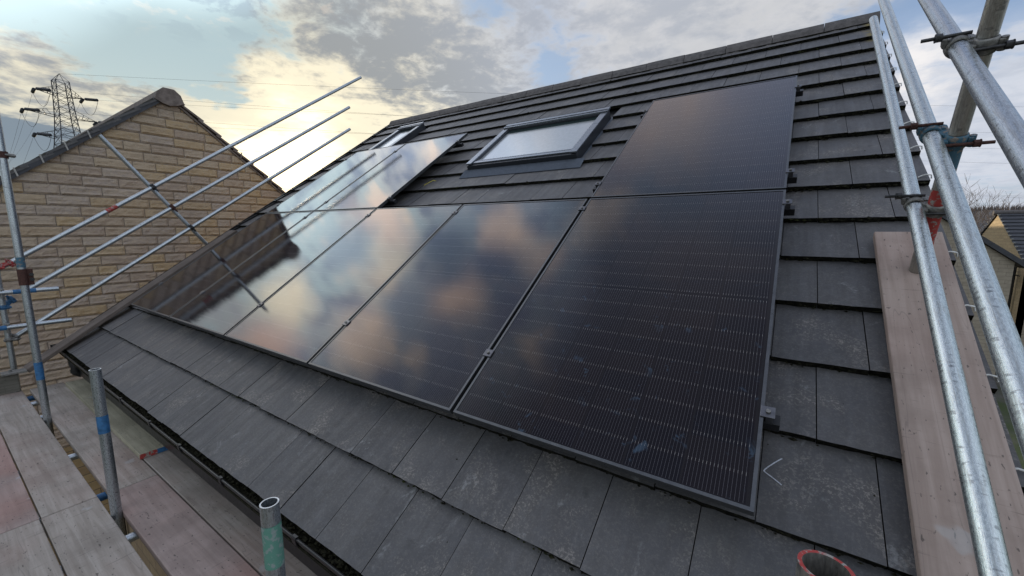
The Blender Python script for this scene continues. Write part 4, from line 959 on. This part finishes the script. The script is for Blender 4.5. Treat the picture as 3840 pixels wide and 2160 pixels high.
# far wood of leafless trees on the hill, one mass
m = MB(); rw = random.Random(9)
for i in range(15000):
    az = R(rw.uniform(52, 90)); d_ = rw.uniform(470, 562); px_, py_ = CAM.x + math.cos(az) * d_, CAM.y + math.sin(az) * d_
    zb_ = GZ + 13 + 16 * (d_ - 470) / 92 + 3.0 * mnoise.noise(Vector((math.degrees(az) * .12, 1, 0))) - 2; hh = rw.uniform(2.5, 5.0); a = rw.uniform(0, 2 * PI); w_ = rw.uniform(.25, .8); lx = rw.uniform(-1, 1)
    m.add([(px_ - math.cos(a) * w_, py_ - math.sin(a) * w_, zb_ - 4), (px_ + math.cos(a) * w_, py_ + math.sin(a) * w_, zb_ - 4), (px_ + lx, py_ + lx, zb_ + hh)], [(0, 1, 2)])
tag(obj('distant_wood', m, M_['distant twigs']), 'grey-brown leafless wood on the far hillside at the right', 'wood', kind='stuff')
# ================================================================ pylon and power lines
PK = 1.5                                                      # distance 1.5 x the 80 m reference fix
AXX, AXY = CAM.x + (-115.527 - CAM.x) * PK, CAM.y + (18.956 - CAM.y) * PK
def PZ(z): return CAM.z + (z - CAM.z) * PK
ad = Vector((-.16834, .98573, 0)); bd2 = Vector((.98573, .16834, 0)); A0 = Vector((AXX, AXY, 0))
def pp(t, z, s=0): return A0 + ad * t * PK + bd2 * s * PK + Vector((0, 0, PZ(z)))
py = thing('electricity_pylon', 'tall steel lattice pylon behind the stone gable on the left', 'pylon', (AXX, AXY, GZ))
th_ = .085
m = MB(); lv = [(30.0, .95), (28.6, .98), (27.3, 1.02), (26.0, 1.07), (24.7, 1.12), (23.3, 1.18), (22.0, 1.27), (20.7, 1.37), (19.4, 1.5), (17.8, 1.65), (16.0, 1.9), (13.5, 2.3), (10, 2.9), (6, 3.6), (1, 4.5), (-3.5, 5.3)]
cn = [(-1, -1), (1, -1), (1, 1), (-1, 1)]
for s_, t_ in cn: m.bar(pp(0, 31.4), pp(s_ * .95, 30.0, t_ * .95), th_, th_)
for (z0, w0), (z1, w1) in zip(lv[:-1], lv[1:]):
    for k in range(4):
        a, b = cn[k], cn[(k + 1) % 4]
        m.bar(pp(a[0] * w0, z0, a[1] * w0), pp(a[0] * w1, z1, a[1] * w1),   .17, .17)
        m.bar(pp(a[0] * w0, z0, a[1] * w0), pp(b[0] * w1, z1, b[1] * w1), th_, th_); m.bar(pp(b[0] * w0, z0, b[1] * w0), pp(a[0] * w1, z1, a[1] * w1), th_, th_)
        m.bar(pp(a[0] * w0, z0, a[1] * w0), pp(b[0] * w0, z0, b[1] * w0), th_, th_)
obj('mast', m, M_['pylon steel'], py)
tips = []
for zt, tl_, wb in ((27.5, 3.75, 1.02), (23.33, 5.65, 1.2), (19.14, 4.55, 1.5)):
    for sg in (-1, 1):
        L_ = tl_ if sg < 0 else (3.03 if zt > 27 else 4.67 if zt > 23 else 4.0); m = MB(); tip = pp(sg * L_, zt); tips.append((sg, tip))
        for t_ in (-1, 1):
            bot, top = pp(sg * wb, zt - .25, t_ * wb), pp(sg * wb, zt + 1.2, t_ * wb)
            m.bar(bot, tip, .15, .15); m.bar(top, tip, th_, th_)
            for f in (.25, .5, .75): m.bar(bot.lerp(tip, f), top.lerp(tip, min(1, f + .12)), .09, .09)
        for f in (0, .3, .6): m.bar(pp(sg * wb, zt - .25, -wb).lerp(tip, f), pp(sg * wb, zt - .25, wb).lerp(tip, f + .15), .09, .09)
        obj('crossarm', m, M_['pylon steel'], py)
def unproj(px, py_, dep):
    mw = cam.matrix_world; return CAM + (Vector((mw[0][0], mw[1][0], mw[2][0])) * ((px - 1920) / 1502.4) + Vector((mw[0][1], mw[1][1], mw[2][1])) * (-(py_ - 1080) / 1502.4) - Vector((mw[0][2], mw[1][2], mw[2][2]))) * dep
def wire(p, q, sag, label, r=.040):
    m = MB(); N = 40; pts = []
    for i in range(N + 1): t = i / N; pts.append(p.lerp(q, t) - Vector((0, 0, sag * 4 * t * (1 - t))))
    m.path(pts, r, 4, cap=False); tag(obj('power_line', m, M_['wire'], loc=p), label, 'power line', 'power lines strung from the pylon')
top = pp(0, 31.4)
order = [None, 1, 0, 3, 2, 5, 4]                              # which arm tip each right-going line leaves from
ed = [405, 500, 545, 560, 625, 745, 760]
nm = ['topmost power line running from the pylon tip across the sky', 'second power line down, from the upper right arm of the pylon', 'third power line down, from the upper left arm of the pylon', 'fourth power line down, from the middle right arm of the pylon', 'fifth power line down, from the middle left arm of the pylon', 'sixth power line down, low over the roof ridge', 'lowest power line, just above the bare trees at the right']
nl = ['power line going away left from the upper left arm', 'power line going away left from the upper right arm', 'power line going away left from the middle left arm', 'power line going away left from the middle right arm', 'power line going away left from the lower left arm', 'power line going away left from the lower right arm']
ldir = dirv(178.0, -3.0); rdir = {}
for i, (k, y_) in enumerate(zip(order, ed)):
    s_ = top if k is None else tips[k][1]; e = unproj(4300, y_, 150 + 8 * (i % 2)); rd_ = (e - s_).normalized(); rdir[k] = rd_
    st = s_ if k is None else s_ + (rd_ - Vector((0, 0, .05))).normalized() * 4.2
    wire(st, e, 2.0 + .5 * (i % 3), nm[i], .026)
wire(top, top + dirv(178.0, -1.0) * 260, 5, 'power line going away left from the pylon tip', .026)
for k, (sg, tip) in enumerate(tips):
    ends2 = []
    for dd in (ldir, (rdir[k] - Vector((0, 0, .05))).normalized()):
        m = MB(); m.tube(tip + dd * .7, tip + dd * 4.0, .42, 10); m.tube(tip, tip + dd * 4.2, .09, 6); obj('insulator', m, M_['pylon steel'], py); ends2.append(tip + dd * 4.2)
    m = MB(); e0, e1 = ends2; m.path([e0.lerp(e1, t) - Vector((0, 0, 4 * t * (1 - t) * 4.2)) for t in [i / 12 for i in range(13)]], .045, 4); obj('jumper', m, M_['wire'], py)
    wire(ends2[0], ends2[0] + ldir * 240, 5, nl[k], .026)
